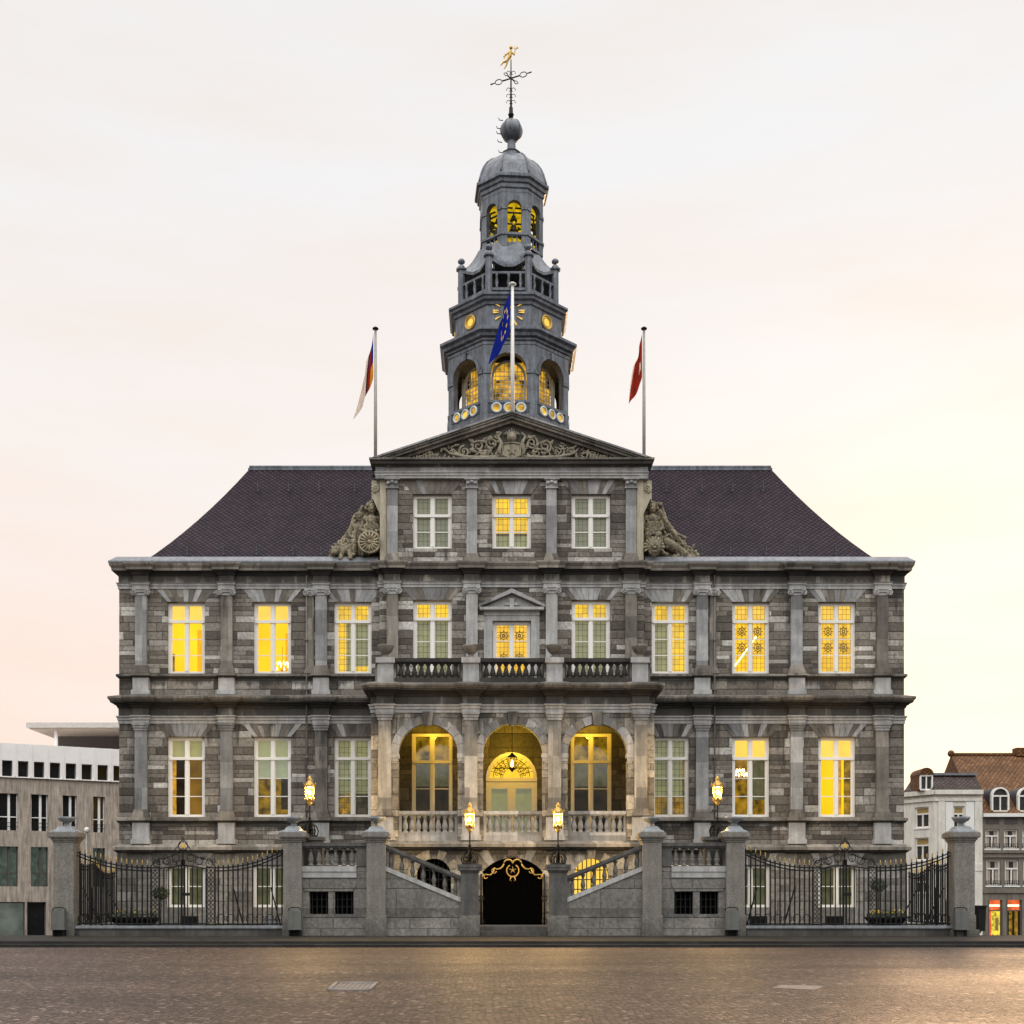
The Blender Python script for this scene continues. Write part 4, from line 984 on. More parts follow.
# lantern
rl = 1.57; apl = rl*.9239; hl = rl*.3827
pan = MB(); pan.wall(-hl,hl,32.2,34.75,-apl,[(-.33,.33,32.86,34.34,.32),(-.33,.33,32.32,32.68)],.22)
pan.box(-hl,-.32,-apl-.04,-apl+.02,33.92,34.03); pan.box(.32,hl,-apl-.04,-apl+.02,33.92,34.03)
for kk in range(10):
    t0, t1 = pi*kk/10, pi*(kk+1)/10; zs_ = 34.01
    pan.prism([(.33*cos(t0),zs_+.33*sin(t0)),(.43*cos(t0),zs_+.43*sin(t0)),(.43*cos(t1),zs_+.43*sin(t1)),(.33*cos(t1),zs_+.33*sin(t1))], -apl-.04, -apl+.02)
pan.box(-hl-.01,hl+.01,-apl-.05,-apl+.02,32.72,32.82)
for q in (-.12,.12): pan.box(q-.03,q+.03,-apl+.03,-apl+.08,32.32,32.68)
arc = MB()
for k in range(8): arc.add(pan, facexf(k))
arc.build('lantern', M['lead'], TW, recalc=False)
M['bellfr'] = mat_emit('lit bell frame', (.75,.52,.01), .62, .5, 3, .6)
m = MB(); octa([(.30,32.2),(.30,34.7)])
for z in (32.95,33.45,34.15):
    for k in range(4):
        a = k*pi/4; m.tube([(1.2*cos(a),TY+1.2*sin(a),z),(-1.2*cos(a),TY-1.2*sin(a),z)], .055, 5)
octa([(1.3,34.55),(1.3,34.62)])
m.build('bell_frame', M['bellfr'], TW)
m = MB()
for z in (33.45,33.98,34.2):
    m.tube([(1.12*cos(k*pi/4+T8),TY+1.12*sin(k*pi/4+T8),z) for k in range(8)], .045, 5, 0, True, True)
m.build('bell_beam', M['leadd'], TW)
m = MB()
octa([(1.5,34.68),(1.58,34.72),(1.58,34.88),(1.64,34.94),(1.64,35.1),(1.72,35.16),(1.74,35.3),(1.86,35.36),(1.86,35.5),(1.74,35.58)])
m.build('lantern_cornice', M['lead'], TW)
m = MB(); octa([(1.74,35.58),(1.68,35.8),(1.60,36.08),(1.48,36.36),(1.30,36.62),(1.05,36.84),(.75,36.98),(.40,37.04)])
for k in range(8):
    a = T8+k*pi/4; pr = [(1.74,35.58),(1.68,35.8),(1.60,36.08),(1.48,36.36),(1.30,36.62),(1.05,36.84),(.75,36.98),(.40,37.04)]
    m.tube([(r*cos(a),TY+r*sin(a),z) for r,z in pr], .045, 5)
m.build('dome', M['lead'], TW)
m = MB(); octa([(.50,37.0),(.50,37.08),(.42,37.14),(.40,37.34),(.46,37.38),(.30,37.46),(.22,37.56),(.19,38.0)]); m.build('dome_neck', M['lead'], TW)
m = MB(); m.sph((0,TY,38.48), .52, 0, 24, 14)
for k in range(8):
    a = k*pi/4; m.tube([(.53*cos(t)*cos(a),TY+.53*cos(t)*sin(a),38.48+.53*sin(t)) for t in [-1.5+.25*j for j in range(13)]], .022, 4)
for z,xx in ((37.4,-.5),(37.9,-.55),(38.3,-.6),(38.55,-.6),(38.95,-.5)): m.tube([(xx+.1,TY,z),(xx-.08,TY,z+.02),(xx-.12,TY,z+.12)], .022, 4)
m.build('orb', M['lead'], TW)
m = MB(); m.lathe([(.11,38.95),(.11,39.2),(.14,39.22),(.14,39.28),(.10,39.3),(.09,39.6),(.05,39.62)], (0,TY,0), 8)
m.tube([(0,TY,39.6),(0,TY,41.9)], [.05,.025], 6)
def curl(x, z, r, sx): m.tube([(x+sx*r*(1-cos(a)), TY, z+r*sin(a)) for a in [-1.2+.35*j for j in range(15)]], .016, 4)
for z in (39.85,40.15,40.45,41.25):
    for sx in (-1,1): curl(sx*.03, z, .09, sx)
c0 = Vector((0,TY,41.0))
for ang, tl in ((radians(17),0),(radians(197),0)):
    d = Vector((cos(ang),0,sin(ang)*1.0)); q = Vector((-d.z,0,d.x))
    m.tube([c0, c0+d*.45], .035, 5); m.tube([c0+d*.45+ (d*(.17*(1-cos(t)))+q*.12*sin(t)) for t in [2*pi*j/12 for j in range(12)]], .022, 4, 0, True, True)
    m.tube([c0+d*.79, c0+d*1.03], [.022,.035], 4)
for sgn in (-1,1):
    d = Vector((.30*sgn, -.75*sgn, -.30*sgn)).normalized() if False else Vector((.36*sgn,-.5*sgn,-.62*sgn)).normalized()
    m.tube([c0, c0+d*.4], .035, 5)
    q = d.cross(Vector((0,1,0))).normalized()
    m.tube([c0+d*.4+(d*.18*(1-cos(t))+q*.07*sin(t)) for t in [2*pi*j/12 for j in range(12)]], .02, 4, 0, True, True)
m.build('weather_vane', M['iron'], TW)

m = MB()   # gilded angel, one continuous skin
pts = [((-.02,42.28),.10,(-.05,42.05),.11),((-.05,42.05),.11,(-.18,41.85),.08),((-.18,41.85),.08,(-.35,41.78),.06),((-.35,41.78),.06,(-.5,41.62),.03),((-.16,41.85),.07,(-.22,41.62),.05),((-.22,41.62),.05,(-.33,41.45),.03),
       ((.03,42.25),.05,(.16,42.12),.04),((.16,42.12),.04,(.2,42.38),.035),((.2,42.38),.03,(.32,42.48),.035),((-.08,42.25),.05,(-.26,42.14),.04),((-.26,42.14),.06,(-.33,41.96),.03),((-.2,42.15),.05,(-.36,42.05),.03)]
for a,ra,b,rb_ in pts: m.caps((a[0],TY,a[1]),(b[0],TY,b[1]),ra*.8,rb_*.8)
m.sph((0,TY,42.47),.085)
for k in range(5): m.caps((.24,TY,42.45),(.24+.14*cos(k*1.1),TY,42.45+.14*sin(k*1.1)),.02,.015,0,5)
o = m.build('angel_figure', M['goldd'], TW, recalc=False); md = o.modifiers.new('skin','REMESH'); md.mode='VOXEL'; md.voxel_size=.02
LROT = Matrix.Translation((.16,TY,0)) @ Matrix.Rotation(radians(5), 4, 'Z') @ Matrix.Translation((0,-TY,0))
for o_ in TW.children:
    if o_.name.split('.')[0] in ('lantern','bell_frame','bell_beam','lantern_cornice','dome','dome_neck','orb'): o_.data.transform(LROT)
    if o_.name.split('.')[0] in ('weather_vane','angel_figure'): o_.data.transform(Matrix.Translation((.14,0,0)))
# bells hang in the lantern
for i,(k,z,r) in enumerate(((-1,33.05,.22),(0,33.08,.21),(0,33.62,.16),(1,33.05,.22),(-1,33.62,.16),(1,33.62,.16))):
    p = LROT @ (facexf(k) @ Vector((.0,-1.0,0)))
    m = MB(); m.lathe([(r*1.15,0),(r*1.0,r*.25),(r*.7,r*.8),(r*.6,r*1.3),(r*.35,r*1.55),(.02,r*1.6)], (0,0,0), 14); m.tube([(0,0,r*1.5),(0,0,r*2.1)], .03, 5); m.sph((0,0,.0), r*.3)
    b = m.build('bell', mat_flat('bell bronze', (.03,.028,.02), .5, .6) if i == 0 else bpy.data.materials['bell bronze'], None, (p.x,p.y,z))
    pl_ = {-1:'left',0:'front',1:'right'}[k]; lv = 'lower' if z < 33.4 else 'upper'
    tag(b, f'{lv} dark bronze bell in the {pl_} arch of the tower lantern', 'bell', 'bells in the tower lantern')

# ================================================================= FORECOURT: pillars, stairs, piers, fences
FY = -5.5
def pillar(x, w, label, base=False):
    t = thing('stone_pillar', label, 'pillar', (x,FY,PV), 0, 'stone pillars along the forecourt')
    m = MB(); h = 3.18
    m.box(-w/2,w/2,-w/2,w/2,.7,h); m.box(-w/2-.03,w/2+.03,-w/2-.03,w/2+.03,0,.72)
    if base: m.box(-w/2-.12,w/2+.12,-w/2-.12,w/2+.12,0,.22)
    m.build('shaft', M['pillar'], t)
    m = MB()
    for a,z0,z1 in ((.03,h,h+.06),(.07,h+.06,h+.13),(.12,h+.13,h+.17),(.15,h+.17,h+.30),(.12,h+.30,h+.33)): m.box(-w/2-a,w/2+a,-w/2-a,w/2+a,z0,z1)
    m.build('cap', M['pillar'], t)
    m = MB(); q = w/2+.08
    pr = [(q,h+.33),(q-.02,h+.38),(q-.12,h+.42),(q-.17,h+.50),(q-.24,h+.55)]
    m.lathe([(r*1.414,z) for r,z in pr], (0,0,0), 4, pi/4, 0, False)
    m.lathe([(.13,h+.55),(.10,h+.58),(.09,h+.64),(.15,h+.69),(.24,h+.73),(.29,h+.80),(.31,h+.86),(.27,h+.86),(.20,h+.85)], (0,0,0), 18)
    m.build('urn', M['pillarcap'], t)
    return t
pillar(-15.2,.68,'granite pillar at the left corner, in front of the modern building, with urn')
pillar(15.2,.68,'granite pillar at the right corner, in front of the white house, with urn',True)
pillar(-7.48,.62,'granite pillar between the left iron fence and the stair wall')
pillar(7.48,.62,'granite pillar between the stair wall and the right iron fence')
pillar(-4.66,.64,'granite pillar at the top of the left stair rail')
pillar(4.66,.64,'granite pillar at the top of the right stair rail')
BM3 = BME(bal_mesh(.55,.10,mat=M['stairw']),.55); BM4 = BME(bal_mesh(.58,.085,mat=M['pillar']),.58); BM5 = BME(bal_mesh(.55,.10,mat=M['cream']),.55)
def stairs(sg):
    nm = 'left' if sg < 0 else 'right'
    t = thing('outdoor_staircase', f'grey stone staircase flight and landing wall {nm} of the entrance gate', 'staircase', (sg*4.5,FY,PV), 0, 'twin entrance staircases')
    ox, oy, oz = sg*4.5, FY, PV
    def B(mm, x0, x1, y0, y1, z0, z1, mi=0):
        a, b = sorted((sg*x0-ox, sg*x1-ox)); mm.box(a, b, y0-oy, y1-oy, z0-oz, z1-oz, mi)
    # flight wall: polygon under the sloping rail
    zA, zB = 2.55, 1.48      # bottom of the rail band at pillar (x=4.34) and at pier (x=1.8)
    m = MB()
    pl_ = [(4.36,PV),(1.80,PV),(1.80,zB),(4.36,zA)]
    m.prism([(sg*a-ox, b-oz) for a,b in pl_], FY-.16-oy, FY+.12-oy)
    m.build('flight_wall', M['stairw'], t)
    m = MB(); B(m,1.80,4.36,FY-.20,FY-.1,PV,PV+.30); B(m,1.80,4.36,FY-.18,FY-.1,PV+.30,PV+.68); m.build('plinth', M['stairw'], t)
    # sloped bands
    def slope(mm, o0, o1, y0, y1):
        mm.prism([(sg*1.80-ox, zB+o0-oz),(sg*4.36-ox, zA+o0-oz),(sg*4.36-ox, zA+o1-oz),(sg*1.80-ox, zB+o1-oz)], y0-oy, y1-oy)
    m = MB(); slope(m,0,.16,FY-.2,FY+.14); 
    bl = m.build('balustrade', M['greyl'], t)
    m = MB(); slope(m,.72,.78,FY-.16,FY+.16); slope(m,.78,.90,FY-.2,FY+.2); m.build('handrail', M['pier'], bl)
    n = 7
    for k in range(n):
        x = 1.80+(4.36-1.80)*(k+.5)/n; z = zB+(zA-zB)*(k+.5)/n+.15
        inst('baluster', BM4.me, bl, (sg*x-ox, 0, z-oz))
    m = MB(); B(m,1.80,1.92,FY-.12,FY+.12,zB+.12,zB+.76); m.build('end_post', M['pillar'], bl); m = MB(); B(m,4.24,4.36,FY-.12,FY+.12,zA+.1,zA+.72); m.build('end_post', M['pillar'], bl)
    # steps
    m = MB(); N_ = 12
    for k in range(N_):
        a = 1.8+2.6*k/N_; B(m,a,4.5,FY+.14,-4.0,PV+.18*k if k else PV,PV+.18*(k+1))
    m.build('steps', M['pier'], t)
    m = MB(); B(m,4.4,7.3,FY+.3,YP+.6,2.3,2.52); m.build('landing', M['pier'], t)
    m = MB(); B(m,1.8,4.5,-3.99,-3.9,PV,1.3); m.build('inner_wall', M['stairw'], t)
    # landing wall with two barred openings
    m = MB()
    x0, x1 = 4.95, 7.2
    ops = [(sg*6.93-ox if sg < 0 else sg*6.27-ox, sg*6.27-ox if sg < 0 else sg*6.93-ox, 1.83-oz, 2.09+.48-oz-.0) ]
    ops = []
    for c in (6.62, 5.76): a, b = sorted((sg*(c-.32)-ox, sg*(c+.32)-ox)); ops.append((a,b,1.08-oz,1.84-oz))
    a, b = sorted((sg*4.95-ox, sg*7.2-ox)); m.wall(a, b, 0, 2.72-oz, -.10, ops, .3)
    m.build('landing_wall', M['stairw'], t, recalc=False)
    for c in (6.62,5.76):
        g = MB()
        for k in range(4): B(g,c-.24+k*.16-.018,c-.24+k*.16+.018,FY+.06,FY+.09,1.08,1.84)
        for z in (1.33,1.58): B(g,c-.32,c+.32,FY+.063,FY+.087,z-.012,z+.012)
        gw = g.build('barred_window', M['iron'], t)
        g = MB(); B(g,c-.34,c+.34,FY+.15,FY+.17,1.0,1.9); g.build('pane', M['void'] , gw)
    m = MB(); B(m,4.95,7.2,FY-.16,FY-.1,PV,PV+.30); B(m,4.95,7.2,FY-.14,FY-.1,PV+.30,PV+.72); m.build('plinth', M['stairw'], t)
    m = MB(); B(m,5.34,7.2,FY-.16,FY+.02,2.32,2.52); B(m,5.34,7.2,FY-.19,FY+.04,2.52,2.70); m.build('band_course', M['greyl'], t)
    m = MB(); P_ = [(5.34,2.30),(7.2,2.30),(7.2,2.08),(7.08,1.86),(5.46,1.86),(5.34,2.08)]
    m.prism([(sg*q-ox, z-oz) for q,z in P_], FY-.13-oy, FY-.02-oy); m.build('window_lintel', M['stairw'], t)
    m = MB(); B(m,4.95,5.34,FY-.14,FY+.1,2.70,3.32); m.build('end_block', M['pier'], t)
    m = MB(); B(m,4.95,7.2,FY-.16,FY+.16,3.32,3.38); B(m,4.95,7.2,FY-.22,FY+.22,3.38,3.50); lb = m.build('coping', M['pier'], t)
    for k in range(6):
        x = 5.5+k*.28; inst('baluster', BM3.me, lb, (sg*x-ox, 0, 2.72-oz), 0, (1,1,1.1))
    m = MB(); B(m,6.6,7.2,FY+.5,FY+1.1,2.5,3.62); B(m,6.55,7.25,FY+.45,FY+1.15,3.62,3.74); m.build('lamp_plinth', M['pier'], t)
stairs(-1); stairs(1)
for sg in (-1,1):
    nm = 'left' if sg < 0 else 'right'
    t = thing('lamp_pier', f'dark stone pier carrying a lantern {nm} of the entrance gate', 'pier', (sg*1.5,FY,PV), 0, 'stone piers at the entrance gate')
    m = MB(); m.box(-.30,.30,-.30,.30,.70,2.15); m.build('shaft', M['pier'], t)
    m = MB(); m.box(-.34,.34,-.34,.34,0,.70); m.build('base', M['pillar'], t)
    m = MB(); m.box(-.33,.33,-.33,.33,2.15,2.22); m.box(-.40,.40,-.40,.40,2.22,2.32); m.box(-.42,.42,-.42,.42,2.32,2.42); m.build('cap', M['pier'], t)
# street lamps
M['bulb'] = mat_emit('lamp light', (1.0,.66,.26), 9.0, .05)
_N = NT('lamp glass')
_e = _N.n('ShaderNodeEmission', {0: (1.0,.50,.075,1), 1: 3.4}).outputs[0]; _t = _N.n('ShaderNodeBsdfTransparent', {0: (1,.97,.9,1)}).outputs[0]
_N.t.links.new(_N.n('ShaderNodeMixShader', {0: .55, 1: _t, 2: _e}).outputs[0], _N.out.inputs[0]); M['lglass'] = _N.mat
def lamp(x, y, z, label, energy=1500):
    t = thing('street_lamp', label, 'street lamp', (x,y,z), 0, 'gilded lanterns on scroll bases')
    m = MB()
    for k in range(6):
        a = k*pi/3+.3; d = Vector((cos(a),sin(a),0))
        P = [Vector((0,0,.50)), d*.1+Vector((0,0,.46)), d*.24+Vector((0,0,.36)), d*.30+Vector((0,0,.2)), d*.26+Vector((0,0,.06)), d*.17+Vector((0,0,.05)), d*.15+Vector((0,0,.13)), d*.2+Vector((0,0,.17))]
        m.tube(P, .024, 5)
        P = [Vector((0,0,.16)), d*.08+Vector((0,0,.28)), d*.15+Vector((0,0,.27)), d*.15+Vector((0,0,.2))]; m.tube(P, .018, 4)
        P = [d*.04+Vector((0,0,.5)), d*.12+Vector((0,0,.58)), d*.16+Vector((0,0,.52))]; m.tube(P, .016, 4)
    m.lathe([(.28,0),(.28,.04),(.1,.06),(.05,.1)], (0,0,0), 16)
    m.build('scroll_base', M['iron'], t)
    m = MB(); m.lathe([(.04,.1),(.035,.6),(.05,.63),(.05,.67),(.028,.7),(.025,1.10)], (0,0,0), 10); m.build('post', M['iron'], t)
    m = MB(); m.lathe([(.03,1.08),(.05,1.12),(.10,1.18),(.07,1.22),(.12,1.27),(.14,1.33),(.15,1.36)], (0,0,0), 12)
    for k in range(6): a = k*pi/3; m.caps((.12*cos(a),.12*sin(a),1.22),(.15*cos(a),.15*sin(a),1.34),.02,.025,0,5)
    lt = m.build('lantern', M['goldd'], t)
    m = MB()
    for k in range(6):
        a = k*pi/3; m.tube([(.12*cos(a),.12*sin(a),1.34),(.165*cos(a),.165*sin(a),1.75)], .02, 4)
    m.lathe([(.165,1.71),(.19,1.73),(.19,1.80),(.13,1.88),(.08,1.93),(.06,1.98),(.09,2.02),(.05,2.06),(.02,2.12)], (0,0,0), 6)
    for k in range(6): a = k*pi/3; m.caps((.185*cos(a),.185*sin(a),1.8),(.205*cos(a),.205*sin(a),1.88),.02,.012,0,5)
    m.build('crown', M['goldd'], lt)
    m = MB(); m.lathe([(.115,1.36),(.155,1.72)], (0,0,0), 6, 0, 0, False); m.build('lantern_glass', M['lglass'], lt)
    li = bpy.data.lights.new('lantern_light', 'POINT'); li.energy = energy; li.color = (1,.66,.26); li.shadow_soft_size = .02
    m = MB(); m.sph((0,0,1.54), .055, 0, 10, 7, (1,1,1.8)); m.build('flame_bulb', M['bulb'], lt)
    lo = bpy.data.objects.new('lantern_light', li); COL.objects.link(lo); lo.parent = t; lo.location = (0, -.09, 1.55)
lamp(-1.5,FY,PV+2.42,'lit gilded lantern on the pier left of the entrance gate')
lamp(1.5,FY,PV+2.42,'lit gilded lantern on the pier right of the entrance gate')
lamp(-7.06,FY+.8,3.74,'lit gilded lantern by the landing wall on the left')
lamp(7.06,FY+.8,3.74,'lit gilded lantern by the landing wall on the right')
# low walls under the fences
for sg in (-1,1):
    nm = 'left' if sg < 0 else 'right'
    t = thing('low_wall', f'low stone wall under the {nm} iron fence', 'wall', (sg*11.3,FY,PV), 0, 'low stone walls under the fences')
    m = MB(); m.box(-3.55,3.55,-.2,.2,0,.2); m.box(-3.52,3.52,-.17,.17,.2,.24)
    m.box(*sorted((sg*3.65,sg*4.05)),.34,5.45,0,.22)
    m.build('base_course', M['wallbase'], t)
    m = MB(); m.box(-3.55,3.55,-.24,.24,.235,.27); m.box(-3.55,3.55,-.27,.27,.27,.345); m.box(*sorted((sg*3.62,sg*4.08)),.34,5.45,.22,.34)
    m.build('coping', M['pillarcap'], t)
# fences and gates
BAR = MB(); BAR.box(-.022,.022,-.022,.022,0,1); BAR = BAR.mesh('bar', M['iron'])
TIP = MB(); TIP.lathe([(.010,0),(.022,.02),(.012,.04),(.026,.08),(.017,.12),(.003,.19)], (0,0,0), 6); TIP = TIP.mesh('spear_tip', mat_flat('dull tip gilding', (.42,.29,.09), .5, .5, .4, 14))
def fence(label, A, B, ztop, n, z0=PV+.345, sag=None, rail2=True):
    A = Vector(A); B = Vector(B); mid = (A+B)/2
    t = thing('iron_fence', label, 'fence', (mid.x,mid.y,z0), 0, 'black iron fences with gilded spear tips')
    L = (B-A).length; ax = (B-A).normalized()
    def at(s): p = A+(B-A)*s-mid; return p
    for k in range(n):
        s = (k+.5)/n; p = at(s); h = ztop(s)-z0
        b = inst('bar', BAR, t, (p.x,p.y,.02), 0, (1,1,h))
        inst('spear_tip', TIP, t, (p.x,p.y,.02+h))
        if k % 2 == 0 and False: pass
    N_ = 24
    for dz in (-.06,-.17):
        m = MB(); m.tube([(at(k/N_).x,at(k/N_).y,ztop(k/N_)-z0+dz) for k in range(N_+1)], .024, 5); m.build('rail', M['iron'], t)
    for z in (.06,):
        m = MB(); m.tube([(at(0).x,at(0).y,z),(at(1).x,at(1).y,z)], .026, 5); m.build('rail', M['iron'], t)
    m = MB(); px = ax
    c = max(3, int(n*.55))
    for k in range(c):
        s = (k+.5)/c; p = at(s); r = L/c*.42
        m.tube([(p.x+ax.x*r*cos(a),p.y+ax.y*r*cos(a),.07+.17+.15*sin(a)) for a in [pi*j/8-.5 for j in range(12)]], .016, 4)
    m.build('scroll_row', M['iron'], t)
    # raking stays behind the fence
    for s in (.25,.8):
        p = at(s); nn = Vector((0,1)) if abs(ax.x) > .5 else Vector((-1 if A.x > 0 else 1,0))
        m = MB(); m.tube([(p.x,p.y,1.3),(p.x+nn.x*.75+ax.x*.28,p.y+nn.y*.75+ax.y*.28,-.3)], .026, 5); m.build('stay', M['iron'], t)
    return t
GX = 11.25; GH = 1.08
ZR = PV+.345
zf = 2.72
for sg in (-1,1):
    nm = 'left' if sg < 0 else 'right'
    # outer and inner runs beside the gate
    xo, xi = 14.84, 7.80
    def run(lbl, xa, xb, rise_at_b, hz=.58):
        def ztop(s): return zf + hz*(s**2.2 if rise_at_b else (1-s)**2.2)
        n = int(abs(xb-xa)/.165); fence(lbl, (sg*xa,FY), (sg*xb,FY), ztop, n)
    run(f'black iron fence between the {nm} gate and the {nm} corner pillar', GX+1.12, xo, True, .52)
    run(f'black iron fence between the {nm} gate and the stair wall pillar', GX-1.12, xi, True, .60)
    def zret(s): return zf+.42-.5*s - .20*abs(sin(2*pi*s))*1.0
    fence(f'black iron return fence running back from the {nm} corner pillar to the hall', (sg*15.2,FY+.34), (sg*15.2,-.1), zret, 24)
    # gate
    t = thing('iron_gate', f'wrought iron double gate with scroll panels and gilded star in the {nm} fence', 'gate', (sg*GX,FY,ZR), 0, 'wrought iron gates with stars')
    for s2 in (-1,1):
        m = MB()
        for xx in (.80,1.09): m.box(*sorted((s2*(xx-.022),s2*(xx+.022))),-.022,.022,0,2.02)
        for z in (.05,1.98): m.box(*sorted((s2*.8,s2*1.09)),-.018,.018,z-.02,z+.02)
        for k in range(12):
            z = .17+k*.155
            for q in (-1,1): m.tube([(s2*.945+q*(.065+.055*cos(a)),0,z+.07*sin(a)) for a in [pi*j/6 for j in range(12)]], .012, 4, 0, True, True)
        m.build('scroll_panel', M['iron'], t)
        m = MB()
        for k in range(4): m.box(*sorted((s2*(.14+k*.165),s2*(.175+k*.165))),-.017,.017,.03,1.95+.08*(3-k)/3)
        m.box(*sorted((s2*.02,s2*.075)),-.03,.03,.03,2.25); m.box(*sorted((s2*.02,s2*.8)),-.02,.02,.04,.09)
        m.tube([(s2*.78,0,1.95),(s2*.4,0,2.0),(s2*.02,0,2.06)], .022, 5)
        m.build('gate_leaf', M['iron'], t)
    m = MB(); R3 = random.Random(5)
    for s2 in (-1,1):
        m.tube([(s2*1.09,0,2.02),(s2*.95,0,2.22),(s2*.6,0,2.30),(s2*.3,0,2.42),(s2*.05,0,2.62)], .018, 4)
        for k in range(16):
            x = s2*R3.uniform(.1,1.05); z = R3.uniform(2.1, 2.55-.3*abs(x)); r = R3.uniform(.05,.1); a0 = R3.uniform(0,6)
            m.tube([(x+r*(1-j/16)*cos(a0+j*.5),0,z+r*(1-j/16)*sin(a0+j*.5)) for j in range(13)], .012, 4)
        for (x,z,r) in ((.9,2.12,.12),(.55,2.2,.12),(.25,2.3,.12)): m.tube([(s2*x+r*cos(j*pi/6),0,z+r*sin(j*pi/6)) for j in range(12)], .014, 4, 0, True, True)
    m.tube([(.16*cos(j*pi/8),0,2.72+.16*sin(j*pi/8)) for j in range(16)], .016, 4, 0, True, True)
    m.tube([(0,0,2.05),(0,0,3.0)], .02, 4)
    m.tube([(-.3,0,2.55),(-.1,0,2.8),(0,0,3.02),(.1,0,2.8),(.3,0,2.55)], .014, 4)
    m.build('overthrow', M['iron'], t)
    m = MB(); m.prism([(.12*(1 if k%2==0 else .42)*sin(pi*k/5), 2.72+.12*(1 if k%2==0 else .42)*cos(pi*k/5)) for k in range(10)], -.03, .01); m.build('star', M['gold'], t)
    m = MB(); m.box(-.06,.22,-.04,.04,1.02,1.12); m.build('lock', M['iron'], t)
# ---------------------------------------------------------------- grey litter cabinets on the pillars
M['cab'] = mat_stone('grey green enamel', (.115,.118,.108), .2, 4, 0, .5, .1)
for x, lb in ((-15.28,'left corner pillar'),(-7.36,'pillar beside the left landing wall'),(7.30,'pillar beside the right landing wall'),(14.98,'right corner pillar')):
    t = thing('litter_bin', f'grey metal litter bin standing against the {lb}', 'litter bin', (x,FY-.55,PV), 0, 'grey litter bins')
    m = MB(); m.box(-.22,.22,-.13,.13,.24,.86); m.box(-.24,.24,-.15,.15,.22,.26); m.build('bin_body', M['cab'], t)
    m = MB(); m.tube([(-.21,0,.84),(-.2,0,.93),(-.12,0,.97),(.12,0,.97),(.2,0,.93),(.21,0,.84)], .018, 5); m.build('hood', M['iron'], t)
    m = MB()
    for sx in (-.17,.17): m.box(sx-.03,sx+.03,-.05,.05,0,.23)
    m.box(-.2,.2,.1,.12,0,.3)
    m.build('foot', M['iron'], t)
# ---------------------------------------------------------------- planters, topiary, floodlights
M['leaf'] = mat_flat('planter foliage', (.028,.04,.014), .7, 0, .5, 12)
M['yell'] = mat_flat('yellow blossom', (.7,.5,.03), .6)
def planter(x, w, lb, flowers):
    t = thing('flower_planter', lb, 'planter', (x,-3.9,PV+.16), 0, 'flower planters behind the fences')
    m = MB(); m.lathe([(.3,0),(.34,.03),(.7,.22),(.9,.42),(.93,.46),(.85,.46)], (0,0,0), 24, 0, 0, True, True, w/1.86, .45); m.lathe([(.34,-.17),(.30,0)], (0,0,0), 16, 0, 0, True, True, w/1.86, .45); m.build('bowl', M['iron'], t)
    m = MB(); rr = random.Random(int(x*10))
    for k in range(420):
        a = rr.uniform(0,6.28); r = sqrt(rr.random())*w*.47; p = Vector((r*cos(a), r*sin(a)*.4, .44+rr.uniform(0,.26)*(1-(r/(w*.55))**2)+.02))
        d1 = Vector((rr.uniform(-1,1),rr.uniform(-1,1),rr.uniform(-.2,1))).normalized()*.075; d2 = d1.orthogonal().normalized()*.03
        m.face([p-d2,p+d1*.5-d2*.2,p+d1,p+d2])
    m.build('foliage', M['leaf'], t, recalc=False)
    m = MB()
    for k in range(flowers):
        p = (rr.uniform(-w*.42,w*.42), rr.uniform(-.25,.1), .62+rr.uniform(-.05,.1)); m.sph(p, .035, 0, 6, 4)
    m.build('blossoms', M['yell'], t)
planter(-13.35,1.9,'low dark planter with sparse flowers behind the left fence',7)
planter(13.15,1.55,'low dark planter with yellow flowers behind the right fence',22)
def topiary(x, z, lb):
    t = thing('ball_topiary', lb, 'topiary', (x,-3.2,PV), 0, 'ball topiaries')
    m = MB(); m.tube([(0,0,0),(.01,0,z)], [.02,.014], 6); m.build('stem', M['iron'], t)
    m = MB(); rr = random.Random(3)
    for k in range(500):
        d = Vector((rr.gauss(0,1),rr.gauss(0,1),rr.gauss(0,1))).normalized(); p = Vector((0,0,z))+Vector((d.x*.30,d.y*.28,d.z*.21))*rr.uniform(.55,1.0)
        d1 = (d+Vector((rr.uniform(-1,1),rr.uniform(-1,1),rr.uniform(-1,1)))).normalized()*.08; d2 = d1.orthogonal().normalized()*.03
        m.face([p-d2,p+d1*.5-d2*.3,p+d1,p+d2])
    m.build('foliage', M['leaf'], t, recalc=False)
topiary(-12.62, 1.45, 'ball shaped bush on a thin stem behind the left fence')
topiary(13.1, 1.75, 'ball shaped bush on a thin stem behind the right fence')
for x, lb in ((-11.25,'black floodlight box on the ground behind the left gate'),(11.15,'black floodlight box on the ground behind the right gate'),(8.5,'black floodlight box on the ground near the right stair wall')):
    t = thing('floodlight', lb, 'floodlight', (x,-4.6,PV), 0, 'black floodlight boxes')
    m = MB(); m.box(-.28,.28,-.15,.15,.36,.66); m.box(-.25,.25,-.17,-.15,.39,.63); m.build('housing', M['iron'], t)
    m = MB(); m.box(-.06,.06,-.05,.05,0,.37); m.box(-.2,.2,-.12,.12,0,.03); m.build('stand', M['iron'], t)
t = thing('ground_box', 'pale blue grey utility box behind the left fence beside the pillar', 'utility box', (-8.7,-1.2,PV)); m = MB(); m.box(-.5,.5,-.2,.2,.0,.5); m.build('box_body', M['pillarcap'], t); m = MB(); m.box(-.53,.53,-.23,.23,.5,.56); m.build('lid', M['pillarcap'], t)
